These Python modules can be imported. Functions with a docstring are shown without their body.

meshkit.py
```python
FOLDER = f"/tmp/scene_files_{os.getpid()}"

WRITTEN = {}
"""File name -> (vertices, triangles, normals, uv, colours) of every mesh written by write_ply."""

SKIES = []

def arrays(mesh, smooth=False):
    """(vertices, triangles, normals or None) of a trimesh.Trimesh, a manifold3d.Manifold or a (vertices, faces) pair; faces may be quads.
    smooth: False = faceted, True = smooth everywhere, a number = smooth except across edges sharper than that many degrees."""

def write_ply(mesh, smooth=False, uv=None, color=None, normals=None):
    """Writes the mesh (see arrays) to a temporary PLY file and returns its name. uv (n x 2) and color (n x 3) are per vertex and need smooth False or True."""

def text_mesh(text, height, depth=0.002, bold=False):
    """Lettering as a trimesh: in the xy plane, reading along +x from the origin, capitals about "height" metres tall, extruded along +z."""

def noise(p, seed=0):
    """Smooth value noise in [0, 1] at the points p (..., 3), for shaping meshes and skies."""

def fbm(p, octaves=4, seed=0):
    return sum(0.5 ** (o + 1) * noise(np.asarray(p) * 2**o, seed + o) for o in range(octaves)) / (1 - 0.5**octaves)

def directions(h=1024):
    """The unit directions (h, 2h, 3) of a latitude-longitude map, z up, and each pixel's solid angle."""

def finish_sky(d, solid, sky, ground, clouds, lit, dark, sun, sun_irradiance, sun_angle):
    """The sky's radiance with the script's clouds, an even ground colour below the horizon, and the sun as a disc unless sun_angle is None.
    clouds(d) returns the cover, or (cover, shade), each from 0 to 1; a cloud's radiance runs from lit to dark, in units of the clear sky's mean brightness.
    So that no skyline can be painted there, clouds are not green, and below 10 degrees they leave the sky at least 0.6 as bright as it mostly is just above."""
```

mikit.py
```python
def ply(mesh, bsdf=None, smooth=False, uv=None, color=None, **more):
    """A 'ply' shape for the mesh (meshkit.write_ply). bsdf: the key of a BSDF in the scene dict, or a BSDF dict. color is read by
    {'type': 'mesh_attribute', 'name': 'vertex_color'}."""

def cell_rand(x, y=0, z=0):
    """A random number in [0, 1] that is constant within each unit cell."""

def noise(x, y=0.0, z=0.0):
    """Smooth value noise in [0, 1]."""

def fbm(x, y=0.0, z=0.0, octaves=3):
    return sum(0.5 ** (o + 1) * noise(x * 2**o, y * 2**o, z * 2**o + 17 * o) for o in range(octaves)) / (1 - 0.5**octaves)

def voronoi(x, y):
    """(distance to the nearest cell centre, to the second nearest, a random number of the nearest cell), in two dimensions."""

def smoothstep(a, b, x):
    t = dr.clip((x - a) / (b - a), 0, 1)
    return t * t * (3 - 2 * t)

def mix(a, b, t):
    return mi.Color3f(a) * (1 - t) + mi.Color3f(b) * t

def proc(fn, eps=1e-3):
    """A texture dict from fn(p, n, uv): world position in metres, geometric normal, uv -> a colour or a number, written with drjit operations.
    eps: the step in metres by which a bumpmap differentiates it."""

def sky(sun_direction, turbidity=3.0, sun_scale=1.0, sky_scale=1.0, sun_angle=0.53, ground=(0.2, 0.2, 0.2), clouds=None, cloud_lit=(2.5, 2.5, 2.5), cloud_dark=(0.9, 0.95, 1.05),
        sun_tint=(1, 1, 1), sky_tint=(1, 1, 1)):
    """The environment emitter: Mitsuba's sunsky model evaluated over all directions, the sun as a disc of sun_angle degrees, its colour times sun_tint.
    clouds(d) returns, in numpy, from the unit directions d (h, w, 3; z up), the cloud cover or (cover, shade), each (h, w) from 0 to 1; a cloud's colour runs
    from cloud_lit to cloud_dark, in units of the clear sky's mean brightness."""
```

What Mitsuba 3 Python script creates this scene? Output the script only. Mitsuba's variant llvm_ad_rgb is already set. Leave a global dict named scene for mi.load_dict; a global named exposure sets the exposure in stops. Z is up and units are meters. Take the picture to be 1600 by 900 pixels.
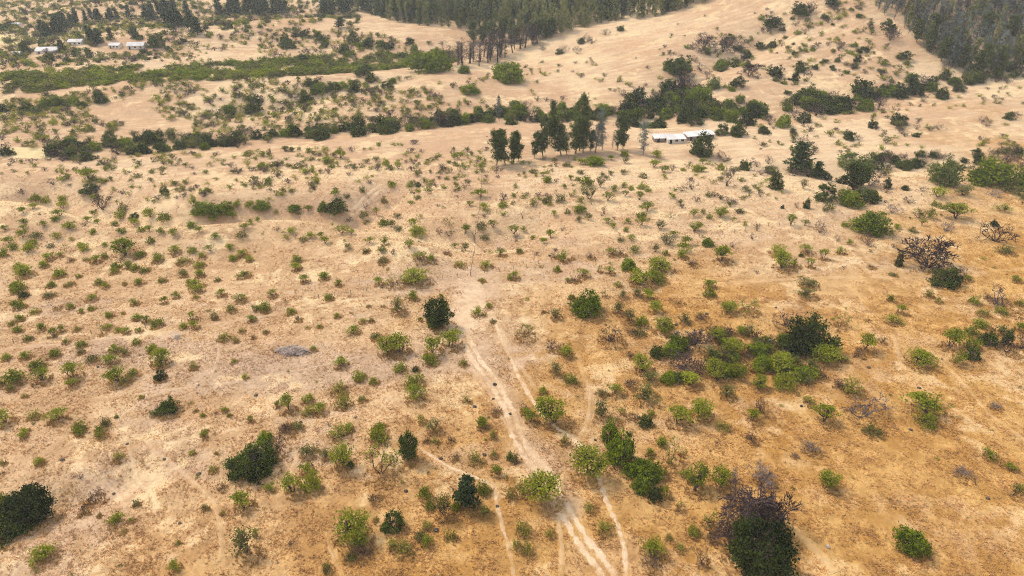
import math, random
import numpy as np, trimesh, drjit as dr, mitsuba as mi
import mikit, meshkit
from mikit import noise, fbm, smoothstep, mix, proc

# ------------------------------------------------------------------ camera, sky, exposure
T = mi.ScalarTransform4f
CAM_H, PITCH, FPX = 100.0, math.radians(29.0), 1080.0      # drone height, downward tilt, focal length in photo pixels
scene, labels = {}, {}
scene['camera'] = {'type': 'perspective', 'fov': math.degrees(2 * math.atan(800 / FPX)), 'fov_axis': 'x', 'near_clip': 1.0, 'far_clip': 12000.0,
                   'to_world': T().look_at(origin=[0, 0, CAM_H], target=[0, math.cos(PITCH), CAM_H - math.sin(PITCH)], up=[0, 0, 1])}
SUN = (-0.62, 0.42, 0.92)
scene['sky'] = mikit.sky(SUN, turbidity=4, sun_scale=0.3, sun_angle=10, sky_scale=1.0, clouds=lambda d: 1.0,
                         cloud_lit=(1.06, 1.09, 1.16), cloud_dark=(1.2, 1.2, 1.25), sun_tint=(1.0, 1.0, 1.0), ground=(0.3, 0.22, 0.14))
exposure = 2.76
HAZE = 0.00017

rng = np.random.default_rng(7)
COSP, SINP = math.cos(PITCH), math.sin(PITCH)

# ------------------------------------------------------------------ terrain
def gauss(x, y, cx, cy, sx, sy, a, rot=0.0):
    c, s = math.cos(rot), math.sin(rot)
    dx, dy = (x - cx) * c + (y - cy) * s, -(x - cx) * s + (y - cy) * c
    return a * np.exp(-(dx / sx) ** 2 - (dy / sy) ** 2)

def fb(x, y, wl, oct=3, seed=0):
    return meshkit.fbm(np.stack([x / wl, y / wl, np.zeros_like(x) + 0.37], -1), oct, seed) - 0.5

def line_dist(x, y, pts):
    best = np.full(x.shape, 1e9)
    for (ax, ay), (bx, by) in zip(pts[:-1], pts[1:]):
        vx, vy = bx - ax, by - ay
        t = np.clip(((x - ax) * vx + (y - ay) * vy) / (vx * vx + vy * vy + 1e-9), 0, 1)
        best = np.minimum(best, (x - ax - t * vx) ** 2 + (y - ay - t * vy) ** 2)
    return np.sqrt(best)

def ray(px, py):
    cx, cy = (np.asarray(px, float) - 800) / FPX, (np.asarray(py, float) - 450) / FPX
    return np.stack([cx, COSP - cy * SINP, -SINP - cy * COSP], -1)

def base_height(x, y):
    z = gauss(x, y, 345, 600, 225, 125, 74, 0.06)               # the long hill on the right
    z += gauss(x, y, 560, 520, 180, 160, 30)
    z += gauss(x, y, -190, 620, 130, 38, 11, 0.25)              # spur hills on the left
    z += gauss(x, y, -60, 590, 110, 34, 7, 0.2)
    z += gauss(x, y, -230, 425, 190, 34, 7, 0.06)               # swell in front of the green creek
    z += gauss(x, y, -60, 425, 90, 30, 4, 0.3)
    z += gauss(x, y, -385, 735, 48, 34, 10)                     # the mound behind the houses
    z += gauss(x, y, -420, 1150, 420, 190, 62)                  # far hills
    z += gauss(x, y, 60, 1120, 330, 230, 66)
    z += 52 * (1 - np.exp(-np.maximum(y - 1050, 0) / 420.0))
    z += gauss(x, y, 60, 262, 150, 30, 2.2, -0.05)              # the plateau with the row of trees
    z += gauss(x, y, 120, 440, 70, 60, 5, -0.4) + gauss(x, y, 260, 470, 60, 80, 6, 0.5)
    far = np.clip((y - 300) / 300, 0, 1)
    z += 5.5 * far * (1 - 2 * np.abs(fb(x, y, 95, 3, 41)) * 2.2)
    z += fb(x, y, 150, 3, 3) * (2.0 + 9 * far) + fb(x, y, 48, 3, 5) * (3.5 + 3.4 * far)
    return z

def flat_hit(height, px, py, n=900):
    """Where the rays through these photo pixels meet the height function."""
    d = ray(px, py)
    s = 70 * (2600 / 70) ** (np.arange(n) / (n - 1.0))
    p = d[:, None, :] * s[None, :, None]
    h = height(p[..., 0], p[..., 1]) - (CAM_H + p[..., 2])
    k = np.where((h > 0).any(1), (h > 0).argmax(1), n - 1).clip(1)
    i = np.arange(len(k))
    a, b = h[i, k - 1], h[i, k]
    t = np.clip(-a / np.where(np.abs(b - a) < 1e-9, 1, b - a), 0, 1)
    ss = s[k - 1] + (s[k] - s[k - 1]) * t
    return d * ss[:, None]

def world_line(pts):
    pts = np.array(pts, float)
    return flat_hit(base_height, pts[:, 0], pts[:, 1])[:, :2]

CREEK_PX = [(-60, 248), (0, 244), (150, 234), (300, 222), (400, 214), (520, 204), (620, 195), (700, 186), (800, 182), (900, 180), (1020, 182), (1150, 178), (1250, 172), (1330, 162), (1420, 138), (1500, 124), (1600, 108), (1680, 95)]
C_MAIN = world_line(CREEK_PX)
C_RIGHT = world_line([(1120, 247), (1200, 262), (1290, 268), (1400, 258), (1500, 256), (1600, 258), (1700, 255)])
C_RIGHT2 = world_line([(1340, 315), (1335, 285), (1320, 268)])
C_LEFT = world_line([(40, 296), (110, 302), (160, 318), (200, 336), (260, 342), (340, 334), (440, 328), (540, 330), (600, 300)])
C_LEFT2 = world_line([(560, 345), (640, 372), (740, 372), (830, 352)])
C_GREEN = world_line([(-60, 142), (0, 138), (120, 122), (260, 112), (400, 106), (560, 96), (700, 88)])
C_HILL = world_line([(1015, 172), (1050, 135), (1110, 95), (1200, 55)])
C_SPUR = world_line([(620, 120), (540, 130), (430, 160), (360, 170)])
C_CORNER = world_line([(-60, 850), (0, 812), (60, 795), (130, 772), (190, 755)])
C_FOLD = world_line([(900, 560), (960, 660), (1010, 740), (1060, 800), (1110, 860)])
C_THICK = world_line([(1010, 520), (1100, 560), (1200, 560), (1300, 520)])
R_CREST = world_line([(-40, 330), (60, 338), (170, 356), (260, 366), (330, 368), (430, 350), (560, 352), (640, 392)])
R_MAIN = world_line([(-60, 268), (0, 262), (200, 250), (400, 236), (600, 222), (760, 214)])

def bump_line(x, y, line, width, amp):
    lo, hi = line.min(0) - 4 * width, line.max(0) + 4 * width
    m = (x > lo[0]) & (x < hi[0]) & (y > lo[1]) & (y < hi[1])
    out = np.zeros_like(x)
    if m.any():
        out[m] = amp * np.exp(-(line_dist(x[m], y[m], line) / width) ** 2)
    return out

def full_height(x, y):
    z = base_height(x, y)
    for line, w, a in ((C_MAIN, 17, -2.0), (C_RIGHT, 11, -2.2), (C_RIGHT2, 8, -2.5), (C_LEFT, 12, -9.5), (C_LEFT2, 10, -4.6), (C_GREEN, 22, -5), (C_HILL, 16, -7), (C_SPUR, 14, -4),
                       (C_CORNER, 5, -2.6), (C_FOLD, 5, -1.0), (C_THICK, 8, -1.2), (R_CREST, 12, 4.6), (R_MAIN, 16, 0.3)):
        z += bump_line(x, y, line, w, a)
    near = np.clip((420 - y) / 250, 0, 1)
    z += fb(x, y, 14, 3, 8) * 0.9 + near * fb(x, y, 3.4, 3, 9) * 0.34
    step = np.sin((x * 0.13 + y * 0.62 + 6 * fb(x, y, 22, 2, 12)) * 2.1)          # cattle terracettes along the slope
    z += 0.09 * near * step * np.clip(fb(x, y, 30, 2, 14) * 4 + 0.5, 0, 1)
    return z

def axis(start, stop, near, first, grow):
    out = [start]
    while out[-1] < stop:
        out.append(out[-1] + max(first, grow * abs(out[-1])))
    return out

xs = np.array(axis(0.7, 3600, 130, 1.35, 0.0105))
xs = np.concatenate([-xs[::-1], xs])
ys = np.array(axis(62.0, 3800, 150, 0.85, 0.0056))
ys = np.concatenate([-np.array([900, 600, 400, 250, 160, 100, 60, 30, 0, -20, -38, -48, -54, -58]), ys])
GX, GY = np.meshgrid(xs, ys)
GZ = full_height(GX, GY)

from scipy.interpolate import RegularGridInterpolator
_interp = RegularGridInterpolator((ys, xs), GZ, bounds_error=False, fill_value=0.0)

def height(x, y):
    r = _interp(np.stack([np.asarray(y, float), np.asarray(x, float)], -1))
    return float(r[0]) if np.ndim(x) == 0 else r

def hit(px, py):
    """World points of the ground seen at these photo pixels."""
    d = flat_hit(height, np.atleast_1d(np.asarray(px, float)), np.atleast_1d(np.asarray(py, float)))
    d[:, 2] = height(d[:, 0], d[:, 1])
    return d

def project(p):
    p = np.asarray(p, float)
    x, y, z = p[..., 0], p[..., 1], p[..., 2] - CAM_H
    depth = y * COSP - z * SINP
    return 800 + FPX * x / depth, 450 + FPX * (-(y * SINP + z * COSP)) / depth, depth

def grid_mesh(gx, gy, gz):
    n, m = gx.shape
    v = np.stack([gx, gy, gz], -1).reshape(-1, 3)
    i = np.arange(n * m).reshape(n, m)
    a, b, c, d = i[:-1, :-1].ravel(), i[:-1, 1:].ravel(), i[1:, 1:].ravel(), i[1:, :-1].ravel()
    return v, np.vstack([np.stack([a, b, c], 1), np.stack([a, c, d], 1)])

# ------------------------------------------------------------------ materials
def near_line(x, y, pts):
    best = mi.Float(1e9)
    for (ax, ay), (bx, by) in zip(pts[:-1], pts[1:]):
        vx, vy = float(bx - ax), float(by - ay)
        t = dr.clip(((x - float(ax)) * vx + (y - float(ay)) * vy) / (vx * vx + vy * vy), 0, 1)
        best = dr.minimum(best, dr.square(x - float(ax) - t * vx) + dr.square(y - float(ay) - t * vy))
    return dr.sqrt(best)

PALE_SWATHS = [(world_line([(330, 285), (480, 276), (640, 264), (780, 254)]), 9.0), (world_line([(0, 335), (110, 342), (250, 362), (330, 366), (420, 352), (540, 346), (640, 370), (720, 376)]), 5.5),
               (world_line([(980, 262), (1090, 266), (1190, 278), (1260, 300)]), 6.0)]
WORN_ROUTE = world_line([(724, 520), (760, 570), (800, 640), (835, 710), (880, 790)])
WORN_TOP = world_line([(748, 430), (742, 470), (722, 515), (660, 540)])
BROWN_BANKS = [(world_line([(330, 314), (440, 308), (545, 320)]), 7.0), (world_line([(610, 318), (700, 306), (760, 300)]), 6.0), (world_line([(20, 362), (150, 372), (280, 378)]), 4.0)]
FIELDS = [(world_line([(14, 62), (60, 62), (14, 50)]), 1.0), (world_line([(30, 234), (95, 234), (30, 227)]), 1.0)]

def ground_colour(p):
    x, y = p.x, p.y
    big = fbm(x / 55 + 3.1, y / 55, 0.0, 3)
    mid = fbm(x / 13 + 7.7, y / 13 + 1.3, 0.0, 3)
    small = fbm(x / 2.6, y / 2.6, 0.0, 3)
    fine = fbm(x / 0.5, y / 0.5, 0.0, 3)
    streak = fbm((x * 0.98 + y * 0.2) / 9.0, (y * 0.98 - x * 0.2) / 1.5, 0.0, 2)
    gold_w = smoothstep(45, -85, y - 0.75 * x - 150 + (big - 0.5) * 130 + (mid - 0.5) * 40)
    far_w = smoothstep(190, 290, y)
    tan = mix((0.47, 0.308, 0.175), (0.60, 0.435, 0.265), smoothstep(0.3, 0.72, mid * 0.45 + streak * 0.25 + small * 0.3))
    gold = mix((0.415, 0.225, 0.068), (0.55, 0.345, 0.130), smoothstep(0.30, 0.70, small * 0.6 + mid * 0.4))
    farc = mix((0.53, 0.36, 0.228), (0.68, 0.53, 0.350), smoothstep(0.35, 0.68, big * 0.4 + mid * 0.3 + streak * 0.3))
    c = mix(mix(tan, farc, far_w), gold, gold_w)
    # grazed-bare greyish earth, and patches of thick pale straw
    bare = smoothstep(0.54, 0.70, fbm(x / 20 + 40, y / 12 + 9, 0.0, 3) * 0.7 + small * 0.3) * (1 - 0.55 * far_w) * (1 - 0.55 * gold_w)
    flat1 = dr.exp(-dr.square((x + 40 - 0.32 * (y - 140)) / 46) - dr.square((y - 139 - 0.12 * (x + 40)) / 8.5))
    flat2 = dr.exp(-dr.square((x + 95) / 40) - dr.square((y - 148) / 9))
    bare = dr.clip(bare * 0.75 + 0.9 * smoothstep(0.25, 0.7, flat1 + 0.7 * flat2 + (small - 0.5) * 0.5), 0, 1)
    c = mix(c, mix((0.43, 0.305, 0.22), (0.52, 0.39, 0.295), small), bare * 0.75)
    straw = smoothstep(0.58, 0.70, fbm(x / 14 + 11, y / 9 + 77, 0.0, 3) * 0.7 + small * 0.3) * (1 - 0.45 * gold_w)
    for line, w in PALE_SWATHS:
        straw = dr.maximum(straw, dr.exp(-dr.square(near_line(x, y, line) / w)) * smoothstep(0.25, 0.55, mid * 0.6 + small * 0.4))
    c = mix(c, (0.74, 0.585, 0.36), straw * 0.62)
    worn = dr.exp(-dr.square(near_line(x, y, WORN_ROUTE) / 4.6)) + dr.exp(-dr.square(near_line(x, y, WORN_TOP) / 9.0))
    c = mix(c, mix((0.49, 0.350, 0.240), (0.60, 0.450, 0.315), small * 0.5 + mid * 0.5), 0.55 * smoothstep(0.2, 0.85, worn * (0.55 + 0.9 * mid)))
    for line, w in BROWN_BANKS:
        c = mix(c, (0.40, 0.265, 0.165), 0.6 * dr.exp(-dr.square(near_line(x, y, line) / w)) * smoothstep(0.2, 0.6, mid * 0.5 + small * 0.5))
    for (o, a, b), k in FIELDS:
        ex, ey = abs(float(a[0] - o[0])), abs(float(b[1] - o[1]))
        d = dr.maximum(dr.abs(x - float(o[0])) / ex, dr.abs(y - float(o[1])) / ey)
        c = mix(c, (0.74, 0.62, 0.36), smoothstep(1.1, 0.85, d + (mid - 0.5) * 0.3) * 0.9)
    tint = 0.94 + 0.22 * small + 0.40 * (fine - 0.5)
    return c * dr.maximum(tint, 0.3)

def ground_bump(p):
    return fbm(p.x / 0.9, p.y / 0.9, 0.0, 3)

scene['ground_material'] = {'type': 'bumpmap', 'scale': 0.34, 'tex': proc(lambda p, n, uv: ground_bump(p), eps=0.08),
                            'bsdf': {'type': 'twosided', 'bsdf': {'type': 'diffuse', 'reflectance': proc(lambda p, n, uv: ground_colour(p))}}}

def track_colour(p, n, uv):
    edge = dr.minimum(uv.x, 1 - uv.x) * 2
    w = smoothstep(0.1, 0.75, edge + (fbm(p.x / 0.9, p.y / 0.9, 3.0, 3) - 0.5) * 1.5)
    worn = 0.25 + 0.75 * smoothstep(0.32, 0.6, 0.6 * fbm(p.x / 7, p.y / 7, 5.0, 2) + 0.4 * fbm(p.x / 1.1, p.y / 1.1, 8.0, 2))
    dust = mix((0.66, 0.49, 0.33), (0.80, 0.63, 0.45), fbm(p.x / 1.4, p.y / 1.4, 9.0, 2))
    return mix(ground_colour(p), dust, w * worn * uv.y)

scene['track_material'] = {'type': 'twosided', 'bsdf': {'type': 'diffuse', 'reflectance': proc(track_colour)}}

def leafy(name, a, b, trans=0.55, freq=3.0, plant=9.0):
    def fn(p, n, uv):
        t = 0.55 * noise(p.x / plant, p.y / plant, 1.7) + 0.45 * noise(p.x * freq, p.y * freq, p.z * freq)
        return mix(a, b, smoothstep(0.22, 0.78, t))
    scene[name] = {'type': 'principledthin', 'base_color': proc(fn), 'roughness': 0.75, 'spec_trans': 0.0, 'diff_trans': trans, 'eta': 1.06}

def barky(name, a, b, freq=2.2, plant=14.0):
    def fn(p, n, uv):
        return mix(a, b, smoothstep(0.25, 0.75, 0.5 * noise(p.x / plant, p.y / plant, 4.4) + 0.5 * noise(p.x * freq, p.y * freq, p.z * freq)))
    scene[name] = {'type': 'twosided', 'bsdf': {'type': 'diffuse', 'reflectance': proc(fn)}}

leafy('leaf_fresh', (0.150, 0.186, 0.016), (0.350, 0.385, 0.038))
leafy('leaf_black', (0.013, 0.024, 0.006), (0.058, 0.084, 0.016), 0.3, 1.1)
leafy('leaf_yellow', (0.21, 0.215, 0.036), (0.40, 0.38, 0.075))
leafy('leaf_olive', (0.115, 0.128, 0.034), (0.235, 0.240, 0.068))
leafy('leaf_dark', (0.024, 0.040, 0.008), (0.105, 0.145, 0.024), 0.40, 1.1)
leafy('leaf_bright', (0.085, 0.130, 0.008), (0.265, 0.335, 0.026), 0.45, 1.0)
leafy('leaf_lime', (0.10, 0.14, 0.030), (0.22, 0.27, 0.075), 0.45, 1.6)
leafy('leaf_pine', (0.028, 0.048, 0.018), (0.075, 0.110, 0.040), 0.35, 0.9)
leafy('leaf_gum', (0.050, 0.075, 0.018), (0.130, 0.165, 0.042), 0.45, 1.2)
leafy('leaf_blue', (0.09, 0.118, 0.105), (0.24, 0.285, 0.265), 0.4, 0.8)
leafy('leaf_forest', (0.12, 0.145, 0.050), (0.30, 0.31, 0.110), 0.4, 0.5, 40.0)
barky('bark', (0.085, 0.062, 0.050), (0.19, 0.15, 0.125))
barky('twig_dark', (0.040, 0.029, 0.030), (0.085, 0.062, 0.062))
barky('twig_purple', (0.062, 0.044, 0.048), (0.130, 0.095, 0.098))
barky('twig_silver', (0.15, 0.132, 0.14), (0.30, 0.265, 0.27))
barky('twig_ash', (0.095, 0.082, 0.092), (0.19, 0.165, 0.175))
barky('stick_grey', (0.46, 0.385, 0.345), (0.78, 0.68, 0.62), 1.1)
barky('stone_grey', (0.07, 0.06, 0.055), (0.16, 0.135, 0.115))
barky('stone_pale', (0.45, 0.40, 0.36), (0.66, 0.60, 0.54))
barky('post_wood', (0.12, 0.095, 0.08), (0.22, 0.185, 0.16))
barky('white_metal', (0.66, 0.67, 0.70), (0.82, 0.83, 0.85), 0.4)
barky('white_wall', (0.60, 0.59, 0.57), (0.74, 0.73, 0.70), 0.6)
barky('shed_wall', (0.20, 0.17, 0.16), (0.34, 0.30, 0.28), 0.8)
barky('dark_opening', (0.02, 0.02, 0.02), (0.04, 0.035, 0.03))

def straw_fn(p, n, uv):
    g = ground_colour(p)
    return mix(g, (0.62, 0.47, 0.27), 0.35) * (0.92 + 0.5 * noise(p.x * 2.3, p.y * 2.3, 2.0))
scene['straw'] = {'type': 'principledthin', 'base_color': proc(straw_fn), 'roughness': 0.8, 'spec_trans': 0.0, 'diff_trans': 0.6, 'eta': 1.06}

# ------------------------------------------------------------------ ground sheet and air
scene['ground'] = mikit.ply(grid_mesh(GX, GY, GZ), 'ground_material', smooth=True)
labels['ground'] = {'kind': 'structure', 'label': 'dry tan and golden grassland rolling away to far hills'}

if HAZE:
    scene['haze_medium'] = {'type': 'homogeneous', 'albedo': {'type': 'rgb', 'value': [0.95, 0.95, 0.95]}, 'sigma_t': {'type': 'rgb', 'value': [HAZE * 0.85, HAZE, HAZE * 1.15]}}
    zlo, zhi = float(GZ.min()) - 1.0, max(float(GZ.max()) + 35, CAM_H + 8)
    scene['haze'] = {'type': 'cube', 'to_world': T().translate([0, 1450, (zlo + zhi) / 2]).scale([3700, 2500, (zhi - zlo) / 2]),
                     'bsdf': {'type': 'null'}, 'interior': {'type': 'ref', 'id': 'haze_medium'}}
    scene['camera']['medium'] = {'type': 'ref', 'id': 'haze_medium'}
    labels['haze'] = {'kind': 'stuff', 'label': 'thin pale haze over the distant hills'}

# ------------------------------------------------------------------ mesh helpers
def tubes(segs, sides=4):
    """Tapered prisms; segs: rows of (x0 y0 z0 x1 y1 z1 r0 r1)."""
    s = np.asarray(segs, float).reshape(-1, 8)
    p, q, r0, r1 = s[:, :3], s[:, 3:6], s[:, 6], s[:, 7]
    t = q - p
    t /= np.linalg.norm(t, axis=1, keepdims=True) + 1e-9
    a = np.cross(t, np.where(np.abs(t[:, 2:]) < 0.9, [0, 0, 1.0], [1.0, 0, 0]))
    a /= np.linalg.norm(a, axis=1, keepdims=True) + 1e-9
    b = np.cross(t, a)
    ang = np.arange(sides) * 2 * np.pi / sides
    ring = np.cos(ang)[None, :, None] * a[:, None] + np.sin(ang)[None, :, None] * b[:, None]
    v = np.concatenate([p[:, None] + r0[:, None, None] * ring, q[:, None] + r1[:, None, None] * ring], 1)
    k = np.arange(sides)
    f = np.vstack([np.stack([k, (k + 1) % sides, (k + 1) % sides + sides], 1), np.stack([k, (k + 1) % sides + sides, k + sides], 1)])
    f = np.vstack([f, [[sides, sides + i, sides + i + 1] for i in range(1, sides - 1)]])
    n = len(s)
    return v.reshape(-1, 3), (f[None] + (np.arange(n) * 2 * sides)[:, None, None]).reshape(-1, 3)

def leaves(rg, centres, spread, per, size, up=0.7):
    """Leaf-sized quads scattered about cluster centres."""
    c = np.repeat(np.asarray(centres), per, axis=0)
    n = len(c)
    p = c + rg.normal(size=(n, 3)) * np.asarray(spread)
    nrm = rg.normal(size=(n, 3)) + [0, 0, up]
    nrm /= np.linalg.norm(nrm, axis=1, keepdims=True)
    a = np.cross(nrm, rg.normal(size=(n, 3)))
    a /= np.linalg.norm(a, axis=1, keepdims=True) + 1e-9
    b = np.cross(nrm, a)
    s = size * rg.uniform(0.6, 1.35, (n, 1))
    v = np.stack([p - a * s, p - b * s * 0.55, p + a * s, p + b * s * 0.55], 1).reshape(-1, 3)
    f = np.arange(n)[:, None] * 4
    return v, np.vstack([np.hstack([f, f + 1, f + 2]), np.hstack([f, f + 2, f + 3])])

def join(parts):
    v, f, at = [], [], 0
    for a, b in parts:
        v.append(a); f.append(np.asarray(b) + at); at += len(a)
    return np.vstack(v), np.vstack(f)

def branches(rg, centres, stems, fork, r, wob=0.12):
    """Stems from the root to fork points, then a bent branch from the nearest fork to every cluster centre."""
    centres = np.asarray(centres)
    H = centres[:, 2].max()
    pick = centres[rg.choice(len(centres), stems, replace=len(centres) < stems)]
    forks = pick * [fork, fork, fork * 0.9] + rg.normal(size=(stems, 3)) * [0.05 * H, 0.05 * H, 0.02 * H]
    forks[:, 2] = np.clip(forks[:, 2], 0.1 * H, 0.8 * H)
    segs = []
    for k in forks:
        m = k * 0.5 + rg.normal(size=3) * [wob * H * 0.4, wob * H * 0.4, 0]
        root = [rg.normal() * r, rg.normal() * r, -0.15]
        segs += [[*root, *m, r, r * 0.8], [*m, *k, r * 0.8, r * 0.62]]
    for c in centres:
        k = forks[np.argmin(np.linalg.norm(forks - c, axis=1))]
        m = (k + c) / 2 + rg.normal(size=3) * wob * H * 0.5 + [0, 0, 0.03 * H]
        segs += [[*k, *m, r * 0.5, r * 0.3], [*m, *c, r * 0.3, r * 0.1]]
    return segs

def crown_points(rg, shape, n, W, H, rag=0.42):
    if shape == 'umbrella':
        a, q = rg.uniform(0, 2 * np.pi, n), np.sqrt(rg.uniform(0.02, 1, n))
        lob = 0.72 + 0.28 * np.sin(a * rg.integers(2, 4) + rg.uniform(0, 6))
        z = H * (0.60 + 0.36 * (1 - q ** 2) * rg.uniform(0.75, 1, n) + rg.normal(size=n) * 0.055)
        return np.stack([np.cos(a) * q * lob * W / 2, np.sin(a) * q * lob * W / 2, z], 1)
    if shape == 'open':
        a, q = rg.uniform(0, 2 * np.pi, n), np.sqrt(rg.uniform(0.02, 1, n))
        lob = 0.65 + 0.35 * np.sin(a * rg.integers(2, 5) + rg.uniform(0, 6))
        return np.stack([np.cos(a) * q * lob * W / 2, np.sin(a) * q * lob * W / 2, H * rg.uniform(0.35, 1.0, n) * (1 - 0.35 * q ** 2)], 1)
    if shape == 'dome':
        d = rg.normal(size=(n, 3)); d[:, 2] = np.abs(d[:, 2]) * 0.9 + 0.02
        d /= np.linalg.norm(d, axis=1, keepdims=True)
        lob = 0.76 + rag * (meshkit.noise(d * 2.3 + rg.uniform(0, 50, 3)) - 0.5) * 2
        q = rg.uniform(0.45, 1, n) ** 0.5 * lob
        return d * q[:, None] * [W / 2, W / 2, H]
    if shape == 'tree':                                    # rounded crown above a short bole
        d = rg.normal(size=(n, 3)); d /= np.linalg.norm(d, axis=1, keepdims=True)
        lob = 0.8 + 0.5 * (meshkit.noise(d * 1.9 + rg.uniform(0, 50, 3)) - 0.5)
        q = rg.uniform(0.35, 1, n) ** 0.5 * lob
        return d * q[:, None] * [W / 2, W / 2, H * 0.40] + [0, 0, H * 0.60]
    if shape == 'round':                                   # upright rounded crown nearly down to the ground
        d = rg.normal(size=(n, 3)); d /= np.linalg.norm(d, axis=1, keepdims=True)
        d = np.sign(d) * np.abs(d) ** 0.8
        lob = 0.82 + 0.4 * (meshkit.noise(d * 2.2 + rg.uniform(0, 50, 3)) - 0.5)
        q = rg.uniform(0.4, 1, n) ** 0.5 * lob
        return d * q[:, None] * [W / 2, W / 2, H * 0.46] + [0, 0, H * 0.53]
    if shape == 'cone':
        z = rg.uniform(0.10, 1.0, n) ** 1.0
        a, q = rg.uniform(0, 2 * np.pi, n), rg.uniform(0.35, 1, n)
        R = W / 2 * (1.04 - z) ** 0.8 * (0.8 + 0.25 * np.sin(z * 31 + a))
        return np.stack([np.cos(a) * q * R, np.sin(a) * q * R, z * H], 1)
    if shape == 'column':                                  # tall lumpy crown on a bare trunk
        z = rg.uniform(0.19, 1.0, n)
        a, q = rg.uniform(0, 2 * np.pi, n), rg.uniform(0.2, 1, n) ** 0.5
        R = W / 2 * np.sin(np.clip((z - 0.12) / 0.91, 0, 1) * np.pi) ** 0.55 * (0.72 + 0.38 * np.sin(z * 17 + 2 * a + rg.uniform(0, 6)))
        return np.stack([np.cos(a) * q * R, np.sin(a) * q * R, z * H], 1)

def normalise(meshes):
    """Scale a plant so that it is one unit wide and one unit high."""
    v = np.vstack([m[0] for m in meshes])
    w = 0.5 * (np.percentile(v[:, 0], 99) - np.percentile(v[:, 0], 1) + np.percentile(v[:, 1], 99) - np.percentile(v[:, 1], 1))
    h = np.percentile(v[:, 2], 99.5)
    return [(m[0] / [w, w, h], m[1]) for m in meshes]

PROTO = {}
def proto(kind, parts):
    key = f'proto_{kind}_{len(PROTO.setdefault(kind, []))}'
    scene[key] = {'type': 'shapegroup', **{name: mikit.ply(m, bsdf, smooth=False) for name, m, bsdf in parts}}
    PROTO[kind].append(key)

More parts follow.
